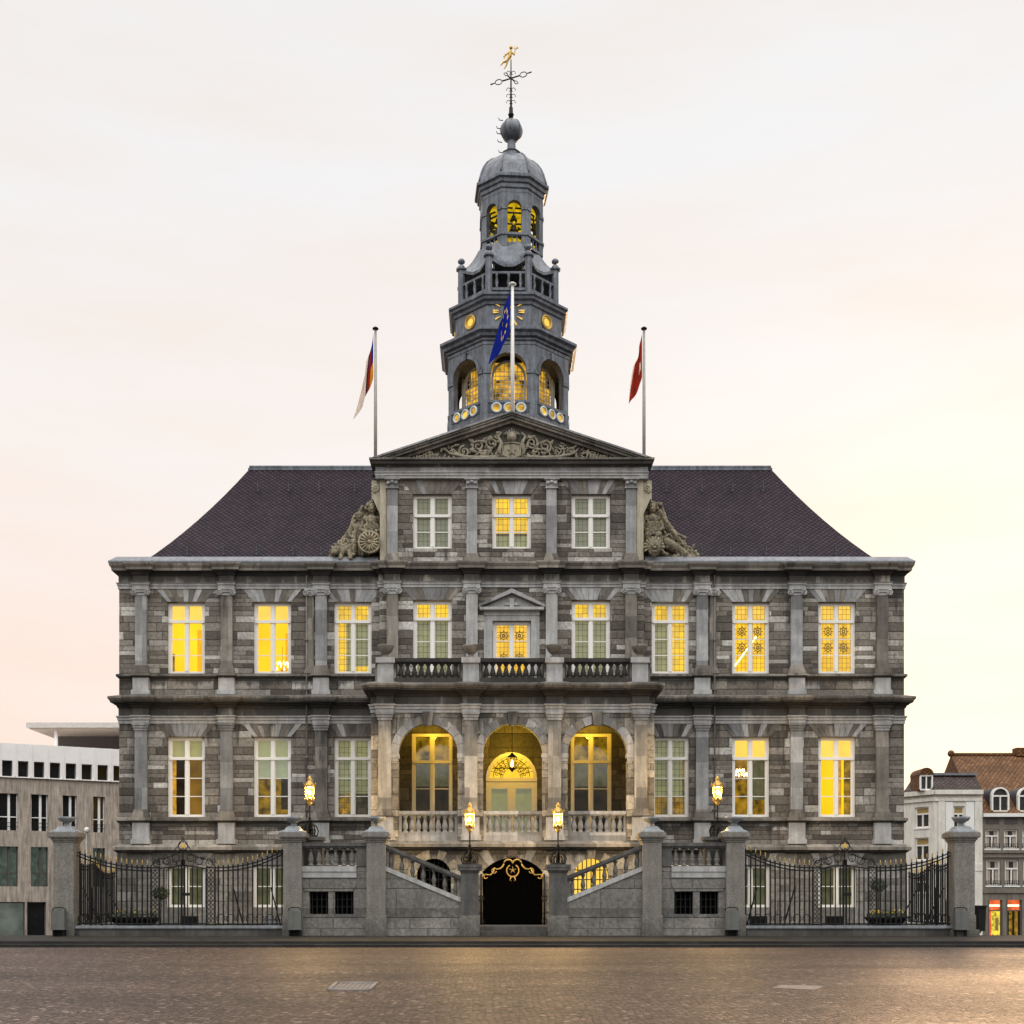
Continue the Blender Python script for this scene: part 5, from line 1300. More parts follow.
# ---------------------------------------------------------------- flagpoles and flags
def pole(x, y, z0, z1, r, mat, lb):
    t = thing('flagpole', lb, 'flagpole', (x,y,z0), 0, 'flagpoles on the pediment')
    h = z1-z0
    m = MB(); m.lathe([(r,0),(r,h*.4),(r*.7,h)], (0,0,0), 10); m.build('pole', mat, t)
    m = MB(); m.lathe([(r*.7,h),(r*1.7,h+.02),(r*1.9,h+.06),(r*1.0,h+.11),(.01,h+.13)], (0,0,0), 12); m.build('finial', M['iron'] if mat != M['polew'] else mat, t)
    m = MB(); m.box(-r*2,r*2,-r*2,r*2,0,.12); m.build('foot', M['leadd'], t)
def mat_cloth(name, c):
    N = NT(name); pos = N.tc.outputs['Object']; a = N.noise(N.mapv(pos,(8,8,1.5)), 1.0, 3)
    col = N.mix(1.0, rgba(c), N.ramp(a, [(.3,.7),(.7,1.25)]), 'MULTIPLY')
    p = N.n('ShaderNodeBsdfDiffuse', {0: col}).outputs[0]; q = N.n('ShaderNodeBsdfTranslucent', {0: col}).outputs[0]
    N.t.links.new(N.n('ShaderNodeMixShader', {0: .4, 1: p, 2: q}).outputs[0], N.out.inputs[0]); return N.mat
def flag(x, y, ztop, hoist, flyx, drop, mats, pick, lb, seed=0, seg=(14,22), shift=0, nm='flag'):
    # limp cloth: the top corner is tied at the head of the pole, the fly edge falls down in folds
    U, V = seg; g = []
    for i in range(U+1):
        row = []
        for j in range(V+1):
            u, v = i/U, j/V          # u down the hoist, v out along the fly
            px = -flyx*(v**1.15)*(.55+.45*u) - .03
            pz = -hoist*u - drop*(v**.9)*(1-.12*u)
            fold = .10*sin(9*v*(.6+.4*u)+seed)*v**.5 + .05*sin(17*v+3*u+seed)*v
            px += .06*sin(8*v+seed+2*u)*v
            row.append((px, fold, pz))
        g.append(row)
    m = MB()
    for i in range(U):
        for j in range(V): m.face([g[i][j],g[i][j+1],g[i+1][j+1],g[i+1][j]], pick((i+.5)/U,(j+.5)/V), True)
    o = m.build(nm, mats, None, (x,y,ztop), recalc=False)
    return tag(o, lb, 'flag', 'flags hanging limp')
FYP = .6
zo1 = Zp(330, FYP); zo0 = 18.33
xl, xr = Xp(375.5,FYP), Xp(644,FYP)
pole(xl, FYP, zo0-.3, zo1, .065, M['steel'], 'grey flagpole at the left corner of the pediment')
pole(xr, FYP, zo0-.3, zo1, .065, M['steel'], 'grey flagpole at the right corner of the pediment')
FC = -.2; zc1 = Zp(285.5, FC); xc = Xp(512.5, FC)
pole(xc, FC, 20.02, zc1, .075, M['polew'], 'white flagpole on the tip of the pediment')
CB, CO, CR, CW_, CK, CY_ = [mat_cloth(n, c) for n, c in (('blue cloth',(.010,.022,.24)),('orange cloth',(.75,.30,.03)),('red cloth',(.27,.028,.018)),('white cloth',(.80,.66,.55)),('dark cloth',(.06,.02,.03)),('yellow cloth',(.75,.55,.08)))]
def eu(u, v):
    for k in range(12):
        a = 2*pi*k/12; 
        if (u-.5-.30*cos(a))**2+((v-.42-.22*sin(a))*1.1)**2 < .0016: return 1
    return 0
flag(xc-.06, FC-.05, zc1-.05, 1.72, .78, 1.45, [CB, CY_], eu, 'blue flag with gold stars hanging on the white middle pole', 1.2, (40,44))
flag(xl-.05, FYP-.05, zo1-.1, 1.75, .74, 1.85, [CB, CO, CR, CW_, CK], lambda u,v: (0 if u<.56 and v<.25 else 1 if v<.25 else 2 if v<.36 else 4 if v<.46 else 3), 'limp flag of blue, orange, red and white on the left pole', .4)
flag(xr-.05, FYP-.05, zo1-.1, 1.75, .52, 1.3, [CR, CW_], lambda u,v: (1 if (u-.62)**2+(v-.25)**2*.8 < .012 or (v>.9) else 0), 'limp red flag with white star on the right pole', 2.3)
# ---------------------------------------------------------------- lamps inside
def chandelier(x, y, z, r, lb, n=8, s=1.0):
    t = thing('chandelier', lb, 'chandelier', (x,y,z), 0, 'lit chandeliers')
    m = MB(); m.tube([(0,0,-.1),(0,0,.9)], .012, 5); m.sph((0,0,0),.05)
    for k in range(n):
        a = 2*pi*k/n; c = (r*cos(a), r*sin(a)); m.tube([(0,0,0),(c[0]*.5,c[1]*.5,-.1),(c[0],c[1],-.04),(c[0],c[1],.06)], .012, 5)
    m.build('arms', M['goldd'], t)
    m = MB()
    for k in range(n):
        a = 2*pi*k/n; m.caps((r*cos(a),r*sin(a),.06),(r*cos(a),r*sin(a),.16),.028,.012,0,6)
        a += .4; m.caps((r*.55*cos(a),r*.55*sin(a),.22),(r*.55*cos(a),r*.55*sin(a),.31),.024,.012,0,6)
    m.build('candle_bulbs', M['bulb'], t)
chandelier(-9.0,1.2,10.62,.36,'lit chandelier in the second upper window from the left')
chandelier(8.93,.75,6.35,.27,'lit chandelier in the lower window right of the porch',8)
t = thing('glow_tube', 'glowing slanting tube inside the stained upper window, second from the right', 'lamp', (9.19,.7,11.2))
m = MB(); m.tube([(-.5,0,-.55),(.35,0,.62)], .03, 8); m.build('tube', M['bulb'], t)  # glowing tube draws the slanting bright streak in this window
m = MB(); m.sph((-.5,0,-.55),.04); m.build('end_cap', M['goldd'], t)
t = thing('pendant_lantern', 'lit hexagonal lantern hanging in the middle arch of the porch', 'lantern', (0,-1.4,6.5))
m = MB(); m.tube([(0,0,.55),(0,0,2.25)], .012, 5); m.lathe([(.02,.56),(.06,.5),(.16,.42),(.17,.38)], (0,0,0), 6)
for k in range(6): a = k*pi/3; m.tube([(.16*cos(a),.16*sin(a),.4),(.12*cos(a),.12*sin(a),-.02)], .013, 4)
m.lathe([(.13,-.02),(.13,-.05),(.05,-.12),(.01,-.18)], (0,0,0), 6); m.build('frame', M['iron'], t)
m = MB(); m.caps((0,0,.08),(0,0,.26),.06,.03); m.build('bulb', M['bulb'], t)
def plight(name, loc, e, col=(1,.62,.16), r=.15):
    li = bpy.data.lights.new(name, 'POINT'); li.energy = e; li.color = col; li.shadow_soft_size = r
    o = bpy.data.objects.new(name, li); COL.objects.link(o); o.location = loc; return o
plight('loggia_light', (0,-1.0,7.3), 105, (1,.64,.06))
plight('loggia_light', (-3.05,-.75,8.0), 48, (1,.64,.06)); plight('loggia_light', (3.05,-.75,8.0), 48, (1,.64,.06))  # two lights added to brighten the side arches, without any fitting
# ================================================================= NEIGHBOURING BUILDINGS
M['trav'] = mat_stone('ribbed concrete', (.40,.335,.28), .25, 1.2, 0, .85, .3, streak=.85)
M['concw'] = mat_flat('white concrete', (.85,.82,.80), .6, 0, .06, 1.5)
M['dglass'] = mat_flat('dark office glass', (.012,.013,.014), .12, 0, .4, .8, 0)
M['gglass'] = mat_emit('green curtain glass', (.055,.075,.06), .6, .5, 3.0, .8)
M['offl'] = mat_emit('lit shop front', (.13,.15,.125), .5, .45, 1.2)
M['tan'] = mat_flat('soffit', (.40,.33,.27), .8)
M['brownw'] = mat_flat('dark cladding', (.085,.07,.065), .7)
def modern():
    # facade line from A (near) to B (far); local x along facade, local -y outward
    D = 30.0; A = Vector((Xp(-60,D-1.8), D-1.8)); B = Vector((Xp(150,D+4.2), D+4.2))
    ang = atan2(B.y-A.y, B.x-A.x); L = (B-A).length
    t = thing('office_building', 'modern concrete office with white top floor and dark window grid left of the hall', 'office building', (A.x,A.y,-1.0), ang)
    def lx(px):   # photo column on the facade line -> local x
        k = (px-PX)/F    # X-CX = k*(Y-CY)
        d = B-A; s = (k*(A.y-CY)-(A.x-CX))/(d.x-k*d.y); return s*L
    def lz(py, px): 
        s = lx(px)/L; Y = A.y+(B.y-A.y)*s; return Zp(py, Y)+1.0
    zg0, zg1 = lz(940,40), lz(902,40); za0, za1 = lz(886.5,40), lz(847,40); zb0, zb1 = lz(831,40), lz(794.5,40); zw0, zw1 = lz(778.5,40), lz(762,40); ztop = lz(744.5,30)
    cols = [(-34,-16),(0-3,18),(31,48),(62.5,77),(93,105),(124,138)]
    ops = []
    for a,b in cols: ops += [(lx(a),lx(b),za0,za1),(lx(a),lx(b),zb0,zb1)]
    ops += [(lx(-40),lx(25),0,zg1),(lx(27),lx(46),0,zg1)]
    m = MB(); m.wall(0,L,-.5,zw0,0,ops,.5); m.face([(L,0,-.5),(L,18,-.5),(L,18,zw0),(L,0,zw0)]); m.build('wall', M['trav'], t, recalc=False)
    tc_ = [(-14+k*15.9, -3.5+k*15.9) for k in range(0,10)]
    m = MB(); ops2 = [(lx(a),lx(b),zw0+.05,zw1) for a,b in tc_ if b < 148]
    m.wall(0,L,zw0,ztop,-.08,ops2,.4); m.face([(0,-.08,ztop),(L,-.08,ztop),(L,18,ztop),(0,18,ztop)]); m.box(0,L,-.14,-.08,zw0-.02,zw0+.05)
    for a,b in tc_:
        if b < 148: m.box(lx(b)+.12,lx(b)+.20,-.16,-.08,zw0+.05,ztop)
    m.build('top_storey', M['concw'], t, recalc=False)
    for i,(a,b,c,d) in enumerate(ops+ops2):
        y = .4
        m = MB(); xm = a+(b-a)*.62
        if i < len(cols)*2:
            m.box(xm-.12,xm+.02,.2,.45,c,d); m.box(a,a+.06,.25,.4,c,d); m.box(b-.06,b,.25,.4,c,d); m.box(a,b,.26,.32,c+.82,c+.88) 
            w = m.build('window', M['concw'] if i % 2 else M['brownw'], t)
        else:
            m.box(a,a+.06,.2,.35,c,d); m.box(b-.06,b,.2,.35,c,d); m.box(a,b,.2,.33,d-.07,d); w = m.build('window', M['brownw'], t)
        m = MB(); m.face([(a,.41,c),(b,.41,c),(b,.41,d),(a,.41,d)])
        m.build('pane', M['gglass'] if (i < 12 and i % 2 == 0) else M['offl'] if i == 12 else M['dglass'], w, recalc=False)
        if i < len(cols)*2 and i % 2:
            m = MB()
            for q in (.25,.5): m.tube([(a,.1,c+q),(b,.1,c+q)], .025, 4)
            m.build('railing', M['iron'], w)
    # penthouse with oversailing flat roof
    def P(px, py, Y): return Xp(px,Y)-A.x, Y-A.y, Zp(py,Y)+1.0
    M_ = Matrix.Rotation(-ang, 4, 'Z')
    Y1 = 40.0; z0 = Zp(727.5,Y1)+1.0; z1 = Zp(722.5,Y1)+1.0; x0 = Xp(26,Y1)-A.x; x1 = Xp(150,Y1)-A.x; yy = Y1-A.y
    q = MB(); q.box(x0,x1,yy,yy+16,z0,z1); mm = MB(); mm.add(q, M_); mm.build('flat_roof', mat_flat('canopy edge', (.46,.43,.40), .7), t)
    q = MB(); q.box(x0+.2,x1,yy+.2,yy+15,z0-.1,z0-.01); mm = MB(); mm.add(q, M_); mm.build('soffit', M['tan'], t)
    q = MB(); q.box(Xp(58,Y1+4)-A.x,x1,yy+4,yy+14,z0-3.5,z0-.1); mm = MB(); mm.add(q, M_); mm.build('penthouse_wall', M['brownw'], t)
    q = MB(); q.tube([(Xp(53,Y1)-A.x,yy+.6,z0-4),(Xp(53,Y1)-A.x,yy+.6,z0)], .14, 8); mm = MB(); mm.add(q, M_); mm.build('column', M['concw'], t)
modern()
M['stuc'] = mat_stone('pale stucco', (.72,.68,.61), .12, 1.2, 0, .85, .1, streak=.3)
M['stucw'] = mat_flat('white stucco', (.78,.77,.74), .8, 0, .06, 2)
M['greyw'] = mat_stone('grey render', (.185,.16,.13), .2, 1, 0, .85, .1)
M['wing'] = mat_flat('house window glass', (.03,.03,.03), .15, 0, .5, 2)
M['ochre'] = mat_flat('ochre blind', (.34,.24,.08), .8)
M['mans'] = mat_slate('mansard slate', (.075,.055,.048), .3, .2)
def hwin(parent, a, b, c, d, Y, blind=.3, fr='white', dk=None):
    m = MB(); y0 = Y+.06; q = .09; x = (a+b)/2; zt_ = c+(d-c)*.66
    m.box(a,a+q,y0,y0+.08,c,d); m.box(b-q,b,y0,y0+.08,c,d); m.box(a+q,b-q,y0+.003,y0+.077,d-q,d); m.box(a+q,b-q,y0+.003,y0+.077,c,c+q)
    m.box(x-.05,x+.05,y0-.01,y0+.07,c+q,zt_); m.box(a+q,b-q,y0-.02,y0+.06,zt_-.05,zt_+.05)
    w = m.build('window', M[fr], parent)
    m = MB(); m.face([(a,y0+.06,c),(b,y0+.06,c),(b,y0+.06,d),(a,y0+.06,d)]); m.build('pane', M['wing'], w, recalc=False)
    if blind: m = MB(); m.face([(a+q,y0+.045,d-(d-c)*blind),(b-q,y0+.045,d-(d-c)*blind),(b-q,y0+.045,d-q),(a+q,y0+.045,d-q)]); m.build('blind', M['ochre'], w, recalc=False)
    m = MB(); m.box(a-.08,b+.08,Y-.1,Y+.1,c-.1,c-.005); m.build('sill', M['stucw'], w)
    return w
def white_house():
    Y = 36.0; x0, x1 = Xp(937,Y), Xp(982,Y); zb = -1.0
    t = thing('white_house', 'pale stucco corner house with dark mansard roof right of the hall', 'house', (0,0,0))
    Z = lambda y: Zp(y, Y); X = lambda x: Xp(x, Y)
    ops = [(X(953.5),X(964.5),Z(829),Z(806)),(X(953.5),X(964.5),Z(862),Z(838)),(X(953.5),X(964.5),Z(895),Z(873))]
    m = MB(); m.wall(X(934),x1,zb,Z(793),Y,ops,.2); m.box(x1-.2,x1,Y+.01,Y+10,zb,Z(793))
    m.build('wall', M['stuc'], t, recalc=False)
    for o in ops: hwin(t,*o,Y+.05)
    m = MB()
    for a,b in ((802,835),(838,868),(873,899)):
        for q in ((945.5,952.5),(965.5,974)): m.box(X(q[0]),X(q[1]),Y-.06,Y+.02,Z(b),Z(a))
    m.build('stucco_panel', M['stucw'], t)
    m = MB(); m.box(X(934),x1,Y-.12,Y+.02,Z(871),Z(864)); m.build('string_course', M['stuc'], t)
    m = MB(); m.box(X(974.5),x1,Y-.08,Y+.02,zb,Z(801.2)); m.box(X(938),X(945),Y-.08,Y+.02,zb,Z(801.2)); m.build('pilaster', M['stuc'], t)
    m = MB(); m.box(X(934),x1-.02,Y-.03,Y+.02,zb,Z(901)); m.build('shop_base', M['greyw'], t)
    # left canted front: goes back to the left (built along its own line)
    A = Vector((X(934),Y)); B = Vector((X(915),Y+2.2)); Cc = Vector((Xp(895,Y+9),Y+9))
    for (P,Q,px0,px1,nw) in ((B,A,915,934,1),(Cc,B,903,915,0)):
        L = (Q-P).length; ang = atan2(Q.y-P.y,Q.x-P.x); MX = Matrix.Translation((P.x,P.y,0)) @ Matrix.Rotation(ang,4,'Z')
        w0, w1 = (L*.36,L*.82) if nw else (L*.70,L*.92)
        ops = [(w0,w1,Z(827),Z(806)),(w0,w1,Z(860),Z(837)),(w0,w1,Z(893),Z(876))]
        m = MB(); m.wall(0,L,zb,Z(793),0,ops,.2); mm = MB(); mm.add(m, MX); mm.build('wall', M['stuc'], t, recalc=False)
        for o in ops:
            ww = hwin(t,*o,.05)
            for ob in [ww]+list(ww.children):
                ob.data.transform(MX)
        m = MB(); m.box(-.1,L+.1,-.25,.05,Z(794.5),Z(790)); m.box(0,L,-.1,.05,Z(801),Z(798)); mm = MB(); mm.add(m, MX); mm.build('cornice', M['stuc'], t)
    m = MB(); m.box(X(934),x1,Y-.25,Y+.05,Z(794.5),Z(790)); m.box(X(934),x1,Y-.1,Y+.05,Z(801),Z(798)); m.build('cornice', M['stuc'], t)
    m = MB(); zt_, ze = Z(773.5), Z(790)
    lo = [(x1,Y-.1),(X(934),Y-.1),(B.x-.1,B.y-.1),(Cc.x,Cc.y)]; hi = [(x1,Y+1.2),(X(937),Y+1.2),(B.x+1.0,B.y+1.4),(Cc.x+1.2,Cc.y+.8)]
    for i in range(3): m.face([(*lo[i],ze),(*lo[i+1],ze),(*hi[i+1],zt_),(*hi[i],zt_)])
    m.face([(*p,zt_) for p in hi]+[(x1,Y+10,zt_)]); m.face([(x1,Y-.1,ze),(x1,Y+1.2,zt_),(x1,Y+10,zt_),(x1,Y+10,ze)])
    m.build('mansard_roof', M['mans'], t)
    m = MB(); m.box(X(938),x1+.05,Y+.95,Y+1.35,zt_-.02,zt_+.14); m.build('roof_edge', M['leadlight'], t)
    # arched dormer on the canted corner
    c = Xp(926,Y+.4); w = .44; zs_ = Z(775)
    m = MB(); m.box(c-w,c-w+.1,Y+.3,Y+.6,ze,zs_); m.box(c+w-.1,c+w,Y+.3,Y+.6,ze,zs_); m.box(c-w,c+w,Y+.29,Y+.6,zs_-.06,zs_+.04); m.box(c-.04,c+.04,Y+.31,Y+.5,ze,zs_); m.box(c-w,c+w,Y+.28,Y+.6,ze,ze+.1)
    d = m.build('dormer', M['white'], t)
    m = MB(); m.prism([(c+(w+.05)*cos(pi*k/10),zs_+.04+(w+.05)*sin(pi*k/10)) for k in range(11)], Y+.25, Y+2.2); m.box(c-w-.02,c+w+.02,Y+.45,Y+2.2,ze,zs_+.04); m.build('dormer_roof', M['tile'], d)
    m = MB(); m.face([(c-w,Y+.44,ze),(c+w,Y+.44,ze),(c+w,Y+.44,zs_),(c-w,Y+.44,zs_)]); m.build('pane', M['wing'], d, recalc=False)
white_house()
def brown_house():
    Y = 36.6; X = lambda x: Xp(x,Y); Z = lambda y: Zp(y,Y); zb = -1.0; xa, xb = X(982.5), X(1075)
    t = thing('shop_house', 'grey rendered house with orange tiled roof and lit shop front at the right edge', 'house', (0,0,0))
    ops = []
    for a in (985.5,1004,1022.5,1041,1059): ops += [(X(a),X(a+13.8),Z(848.5),Z(829.5)),(X(a+1),X(a+14.8),Z(885.5),Z(860))]
    shop = [(X(988.3),X(1002.5),zb,Z(900)),(X(1006.5),X(1022),zb,Z(900)),(X(1026),X(1050),zb,Z(900))]
    m = MB(); m.wall(xa,xb,zb-.3,Z(815),Y,ops+shop,.25); m.build('wall', M['greyw'], t, recalc=False)
    for o in ops:
        w = hwin(t,*o,Y+.05,blind=0)
        m = MB(); a,b,c,d = o
        for z in (.1,.3): m.box(a,b,Y-.03,Y,c+z,c+z+.03)
        for k in range(7): m.box(a+(b-a)*k/6-.012,a+(b-a)*k/6+.012,Y-.028,Y-.004,c,c+.32)
        m.build('balcony_rail', M['iron'], w)
        m = MB()
        for q in ((a+.1,a+.32),(b-.32,b-.1)): m.face([(q[0],Y+.16,c),(q[1],Y+.16,c),(q[1],Y+.16,d),(q[0],Y+.16,d)])
        m.build('curtain', M['tan'], w, recalc=False)
    for z0,z1,mt in ((853,850,'greyw'),(893,889,'greyw'),(857.5,856,'greyw')):
        m = MB(); m.box(xa,xb,Y-.1,Y+.01,Z(z0),Z(z1)); m.build('string_course', M[mt], t)
    m = MB(); m.box(xa-.05,xb,Y-.3,Y+.01,Z(817),Z(813.5)); m.build('eaves_cornice', M['stucw'], t)
    m = MB()
    for a in (986,1004.5,1023,1041.5): m.box(X(a),X(a+13),Y-.03,Y+.01,Z(824),Z(818.5))
    m.build('frieze_panel', M['brownw'], t)
    # roof
    zr = Zp(755,Y+5.5); 
    m = MB(); xl0 = Xp(951,Y+5.5)
    m.face([(xl0-.4,Y-.3,Z(814)),(xb,Y-.3,Z(814)),(xb,Y+5.5,zr),(xl0,Y+5.5,zr)])
    m.face([(xl0,Y+5.5,zr),(xb,Y+5.5,zr),(xb,Y+11,Z(814)),(xl0,Y+11,Z(814))])
    m.face([(xl0-.4,Y-.3,Z(814)),(xl0,Y+5.5,zr),(xl0,Y+11,Z(814))]); m.build('roof', M['tile'], t, recalc=False)
    m = MB(); m.tube([(xl0,Y+5.5,zr),(xb,Y+5.5,zr)], .16, 6); m.sph((xl0,Y+5.5,zr+.1),.25); m.build('ridge_tiles', M['tile'], t)
    m = MB(); m.box(Xp(1015,Y+5.5),Xp(1030,Y+5.5),Y+5.2,Y+6,zr-.1,zr+.5); m.build('chimney', M['tile'], t)
    for cpx in (1000,1026.5,1053):
        c = X(cpx); w = .60; z0, zs_ = Z(812), Z(796)
        m = MB()
        for sx in (-1,1): m.box(*sorted((c+sx*w,c+sx*(w-.11))),Y-.1,Y+.2,z0,zs_)
        for k in range(12):
            t0,t1 = pi*k/12,pi*(k+1)/12
            m.prism([(c+(w-.11)*cos(t0),zs_+(w-.11)*sin(t0)),(c+w*cos(t0),zs_+w*sin(t0)),(c+w*cos(t1),zs_+w*sin(t1)),(c+(w-.11)*cos(t1),zs_+(w-.11)*sin(t1))], Y-.1, Y+.2)
        m.box(c-w,c+w,Y-.1,Y+.15,z0,z0+.1); m.box(c-.04,c+.04,Y-.06,Y+.1,z0,zs_); m.box(c-w,c+w,Y-.07,Y+.1,zs_-.05,zs_+.05)
        d = m.build('dormer', M['white'], t)
        m = MB(); m.face([(c-w,Y+.05,z0),(c+w,Y+.05,z0)]+[(c+w*cos(pi*k/12),Y+.05,zs_+w*sin(pi*k/12)) for k in range(13)]); m.build('pane', M['wing'], d, recalc=False)
        m = MB(); m.prism([(c-w,z0)]+[(c+w*cos(pi-pi*k/12),zs_+w*sin(pi-pi*k/12)) for k in range(13)]+[(c+w,z0)], Y+.2, Y+4); m.build('dormer_roof', M['leadd'], d)
    # shop front
    M['shopy'] = mat_emit('lit shop window', (.80,.62,.06), .85, .9, 3.5); M['shopr'] = mat_emit('red shop sign', (.95,.16,.04), .8, .5, 2); M['shopw'] = mat_emit('sign tube', (1,.75,.5), 2.2, .05)
    for i,(a,b,c,d) in enumerate(shop):
        m = MB(); m.box(a,a+.1,Y+.06,Y+.2,c,d); m.box(b-.1,b,Y+.06,Y+.2,c,d); m.box(a,b,Y+.05,Y+.2,d-.75,d-.68)
        s = m.build('shop_window', M['brownw'], t)
        m = MB(); m.face([(a,Y+.23,c),(b,Y+.23,c),(b,Y+.23,d-.7),(a,Y+.23,d-.7)]); m.build('lit_display', M['shopy'] if i == 0 else M['dimg'], s, recalc=False)
        m = MB(); m.face([(a,Y+.22,d-.7),(b,Y+.22,d-.7),(b,Y+.22,d),(a,Y+.22,d)]); m.build('sign_box', M['shopr'], s, recalc=False)
        m = MB(); m.tube([(a+.15,Y+.16,d-.38),(b-.15,Y+.16,d-.38)], .07, 6); m.build('sign_tube', M['shopw'], s)
        if i == 0: m = MB(); m.face([(a+.1,Y+.215,c),(a+.28,Y+.215,c),(a+.28,Y+.215,d-.7),(a+.1,Y+.215,d-.7)]); m.build('red_panel', M['shopr'], s, recalc=False); m = MB(); m.box(a+.55,b-.2,Y+.19,Y+.21,c+.5,c+1.35); m.build('poster', M['ochre'], s)
        if i == 1:
            m = MB(); 
            for q in (a+.1,(a+b)/2-.05,b-.2): m.box(q,q+.1,Y+.1,Y+.2,c,d-.75)
            m.build('door', M['iron'], s)
brown_house()
t = thing('wheeled_bin', 'dark wheeled refuse container behind the right corner pillar', 'refuse bin', (Xp(979,-2),-2.0,PV))
m = MB(); m.prism([(-.11,.08),(.11,.08),(.15,.95),(-.15,.95)], -.3, .3); m.build('bin_body', M['iron'], t); m = MB(); m.box(-.17,.17,-.34,.33,.95,1.02); m.build('lid', M['iron'], t)
m = MB(); 
for sx in (-.12,.12): m.tube([(sx-.03,.25,.09),(sx+.03,.25,.09)], .09, 10)
m.build('wheel', M['iron'], t)
# slim lamp post seen above the left return fence
t = thing('post_light', 'slim grey post with white ball top behind the left corner pillar', 'post light', (Xp(87,3),3.0,PV))
h = Zp(832,3)-PV; m = MB(); m.lathe([(.07,0),(.05,.3),(.045,h)], (0,0,0), 8); m.build('post', M['steel'], t); m = MB(); m.sph((0,0,h+.08), .12); m.build('globe', M['white'], t)
# drain grate in the square
def gp(px, py): d = F*(CZ-SQ)/(py-PY); return Vector((CX+(px-PX)*d/F, CY+d))
p = [gp(329,990.5), gp(369,990.5), gp(376.5,983.5), gp(337,983.5)]
c = sum(p, Vector((0,0)))/4
t = thing('drain_grate', 'pale metal drain cover set in the cobbles at the left foreground', 'drain cover', (c.x,c.y,SQ))
m = MB(); q = [v-c for v in p]
def bar(a, b, w): m.tube([(a.x,a.y,.006),(b.x,b.y,.006)], w, 4)
for i in range(4): bar(q[i],q[(i+1)%4],.035)
m.build('rim', mat_flat('worn steel', (.20,.17,.15), .6, .0), t)
m = MB()
for k in range(1,8): s = k/8; bar(q[0].lerp(q[1],s), q[3].lerp(q[2],s), .012)
m.build('slats', bpy.data.materials['worn steel'], t)
m = MB(); m.face([(v.x,v.y,.004) for v in q]); m.build('plate', mat_flat('grate plate', (.13,.105,.085), .7), t, recalc=False)
p = [gp(772,988), gp(815,990), gp(825,986), gp(782,985)]; c = sum(p, Vector((0,0)))/4
m = MB(); m.face([((v-c).x,(v-c).y,.004) for v in p]); o = m.build('paving_patch', mat_flat('pale mortar patch', (.155,.122,.10), .7, 0, .5, 9), None, (c.x,c.y,SQ), recalc=False)
tag(o, 'pale flush cover patch in the cobbles at the right foreground', 'cover')
# ================================================================= WORLD, SUN, CAMERA
SAZ, SEL = radians(23), radians(9)
wd = bpy.data.worlds.new("World"); SC.world = wd; wd.use_nodes = True; T = wd.node_tree; T.nodes.clear()
def wn(typ, ins=None, **pr):
    nd = T.nodes.new(typ)
    for k, v in pr.items(): setattr(nd, k, v)
    for k, v in (ins or {}).items():
        if isinstance(v, bpy.types.NodeSocket): T.links.new(v, nd.inputs[k])
        else: nd.inputs[k].default_value = v
    return nd
def wm(op, a, b=0.0): return wn('ShaderNodeMath', {0:a,1:b}, operation=op).outputs[0]
def wmix(f, a, b): return wn('ShaderNodeMix', {0:f,6:a,7:b}, data_type='RGBA').outputs[2]
sky = wn('ShaderNodeTexSky', sky_type='NISHITA', sun_disc=False, sun_elevation=SEL, sun_rotation=SAZ, air_density=1.0, dust_density=2.0)
bg1 = wn('ShaderNodeBackground', {0: sky.outputs[0], 1: .007})
tc = wn('ShaderNodeTexCoord').outputs['Generated']
sep = wn('ShaderNodeSeparateXYZ', {0: tc})
el = sep.outputs[2]
ramp = wn('ShaderNodeValToRGB', {0: el}); cr = ramp.color_ramp
stops = [(0.0,(.95,.72,.56)),(.10,(.97,.80,.69)),(.20,(.965,.845,.77)),(.33,(.935,.88,.832)),(.48,(.89,.882,.868)),(.62,(.87,.877,.87)),(.80,(1.6,1.6,1.58)),(1.0,(3.0,3.0,2.97))]  # last stops boost the zenith above the frame so undersides fall darker
while len(cr.elements) < len(stops): cr.elements.new(.5)
for e, (p_, c_) in zip(cr.elements, stops): e.position = p_; e.color = (*c_, 1)
# glow around the low sun behind the roofs on the right
sd = Vector((sin(SAZ)*cos(SEL*.4), cos(SAZ)*cos(SEL*.4), sin(SEL*.4)))
dt = wn('ShaderNodeVectorMath', {0: tc, 1: sd}, operation='DOT_PRODUCT').outputs['Value']
gl = wm('POWER', wm('MAXIMUM', dt, 0.0), 42.0)
gl = wm('MULTIPLY', gl, .95)
cl = wn('ShaderNodeTexNoise', {'Vector': wn('ShaderNodeMapping', {'Vector': tc, 'Scale': (1.3,1.6,7.5), 'Rotation': (0,radians(-9),0)}).outputs[0], 'Scale': 2.2, 'Detail': 6, 'Roughness': .55}).outputs[0]
clr = wn('ShaderNodeMapRange', {0: cl, 1: .36, 2: .64, 3: .92, 4: 1.02}).outputs[0]
col = wmix(gl, ramp.outputs[0], (1.16,.985,.76,1))
col = wn('ShaderNodeMix', {0: 1.0, 6: col, 7: wn('ShaderNodeCombineColor', {0: 1.0, 1: wm('MULTIPLY', wm('ADD', wm('MULTIPLY', clr, .55), .45), .988), 2: clr}).outputs[0]}, data_type='RGBA', blend_type='MULTIPLY').outputs[2]
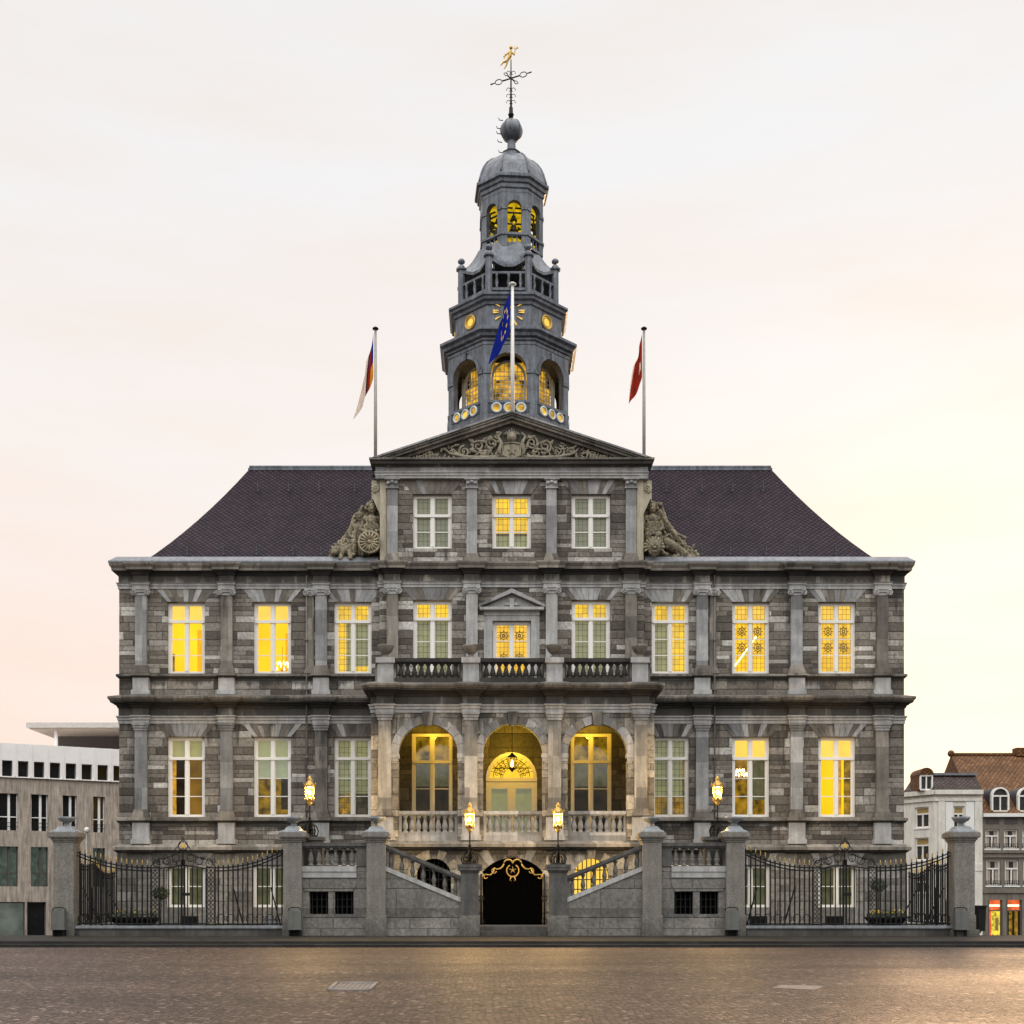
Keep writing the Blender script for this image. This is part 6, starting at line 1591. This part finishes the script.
# unseen sky behind the camera and overhead, brightened to light the facade from above
bk = wn('ShaderNodeMapRange', {0: sep.outputs[1], 1: .05, 2: -.25, 3: 0.0, 4: 1.0}).outputs[0]
lum = wn('ShaderNodeMapRange', {0: el, 1: .25, 2: .95, 3: .72, 4: 3.0}).outputs[0]
col = wmix(bk, col, wn('ShaderNodeCombineColor', {0: lum, 1: lum, 2: wm('MULTIPLY', lum, .98)}).outputs[0])
sk = wn('ShaderNodeMapRange', {0: wm('ADD', el, wm('MULTIPLY', wm('SUBTRACT', wn('ShaderNodeTexNoise', {'Vector': tc, 'Scale': 22.0, 'Detail': 1.0}).outputs[0], .5), .06)), 1: .095, 2: .11, 3: .22, 4: 1.0}).outputs[0]
sk = wm('ADD', wm('MULTIPLY', bk, sk), wm('SUBTRACT', 1.0, bk))
col = wn('ShaderNodeMix', {0: 1.0, 6: col, 7: wn('ShaderNodeCombineColor', {0: sk, 1: sk, 2: sk}).outputs[0]}, data_type='RGBA', blend_type='MULTIPLY').outputs[2]
back = wn('ShaderNodeMapRange', {0: sep.outputs[1], 1: .1, 2: -.9, 3: 1.0, 4: 1.25}).outputs[0]
bg2 = wn('ShaderNodeBackground', {0: col, 1: back})
ad = wn('ShaderNodeAddShader', {0: bg1.outputs[0], 1: bg2.outputs[0]})
out = wn('ShaderNodeOutputWorld', {0: ad.outputs[0]})
su = bpy.data.lights.new('sun', 'SUN'); su.energy = 1.3; su.angle = radians(10); su.color = (1,.62,.32)
so = bpy.data.objects.new('sun', su); COL.objects.link(so)
S = Vector((sin(SAZ)*cos(SEL), cos(SAZ)*cos(SEL), sin(SEL))); so.rotation_euler = (-S).to_track_quat('-Z','Y').to_euler()
so.location = (60, 60, 30)
cam = bpy.data.cameras.new('camera'); co = bpy.data.objects.new('camera', cam); COL.objects.link(co)
co.location = (CX, CY, CZ); co.rotation_euler = (radians(90), 0, 0)
cam.sensor_width = 36; cam.lens = F/1024*36; cam.shift_x = (512-PX)/1024; cam.shift_y = (PY-512)/1024; cam.clip_end = 5000; cam.clip_start = .1
SC.camera = co
SC.view_settings.view_transform = 'Standard'; SC.view_settings.look = 'None'; SC.view_settings.exposure = 0; SC.view_settings.gamma = 1
try:
    SC.cycles.use_denoising = True; SC.cycles.max_bounces = 6; SC.cycles.transparent_max_bounces = 16
except Exception: pass
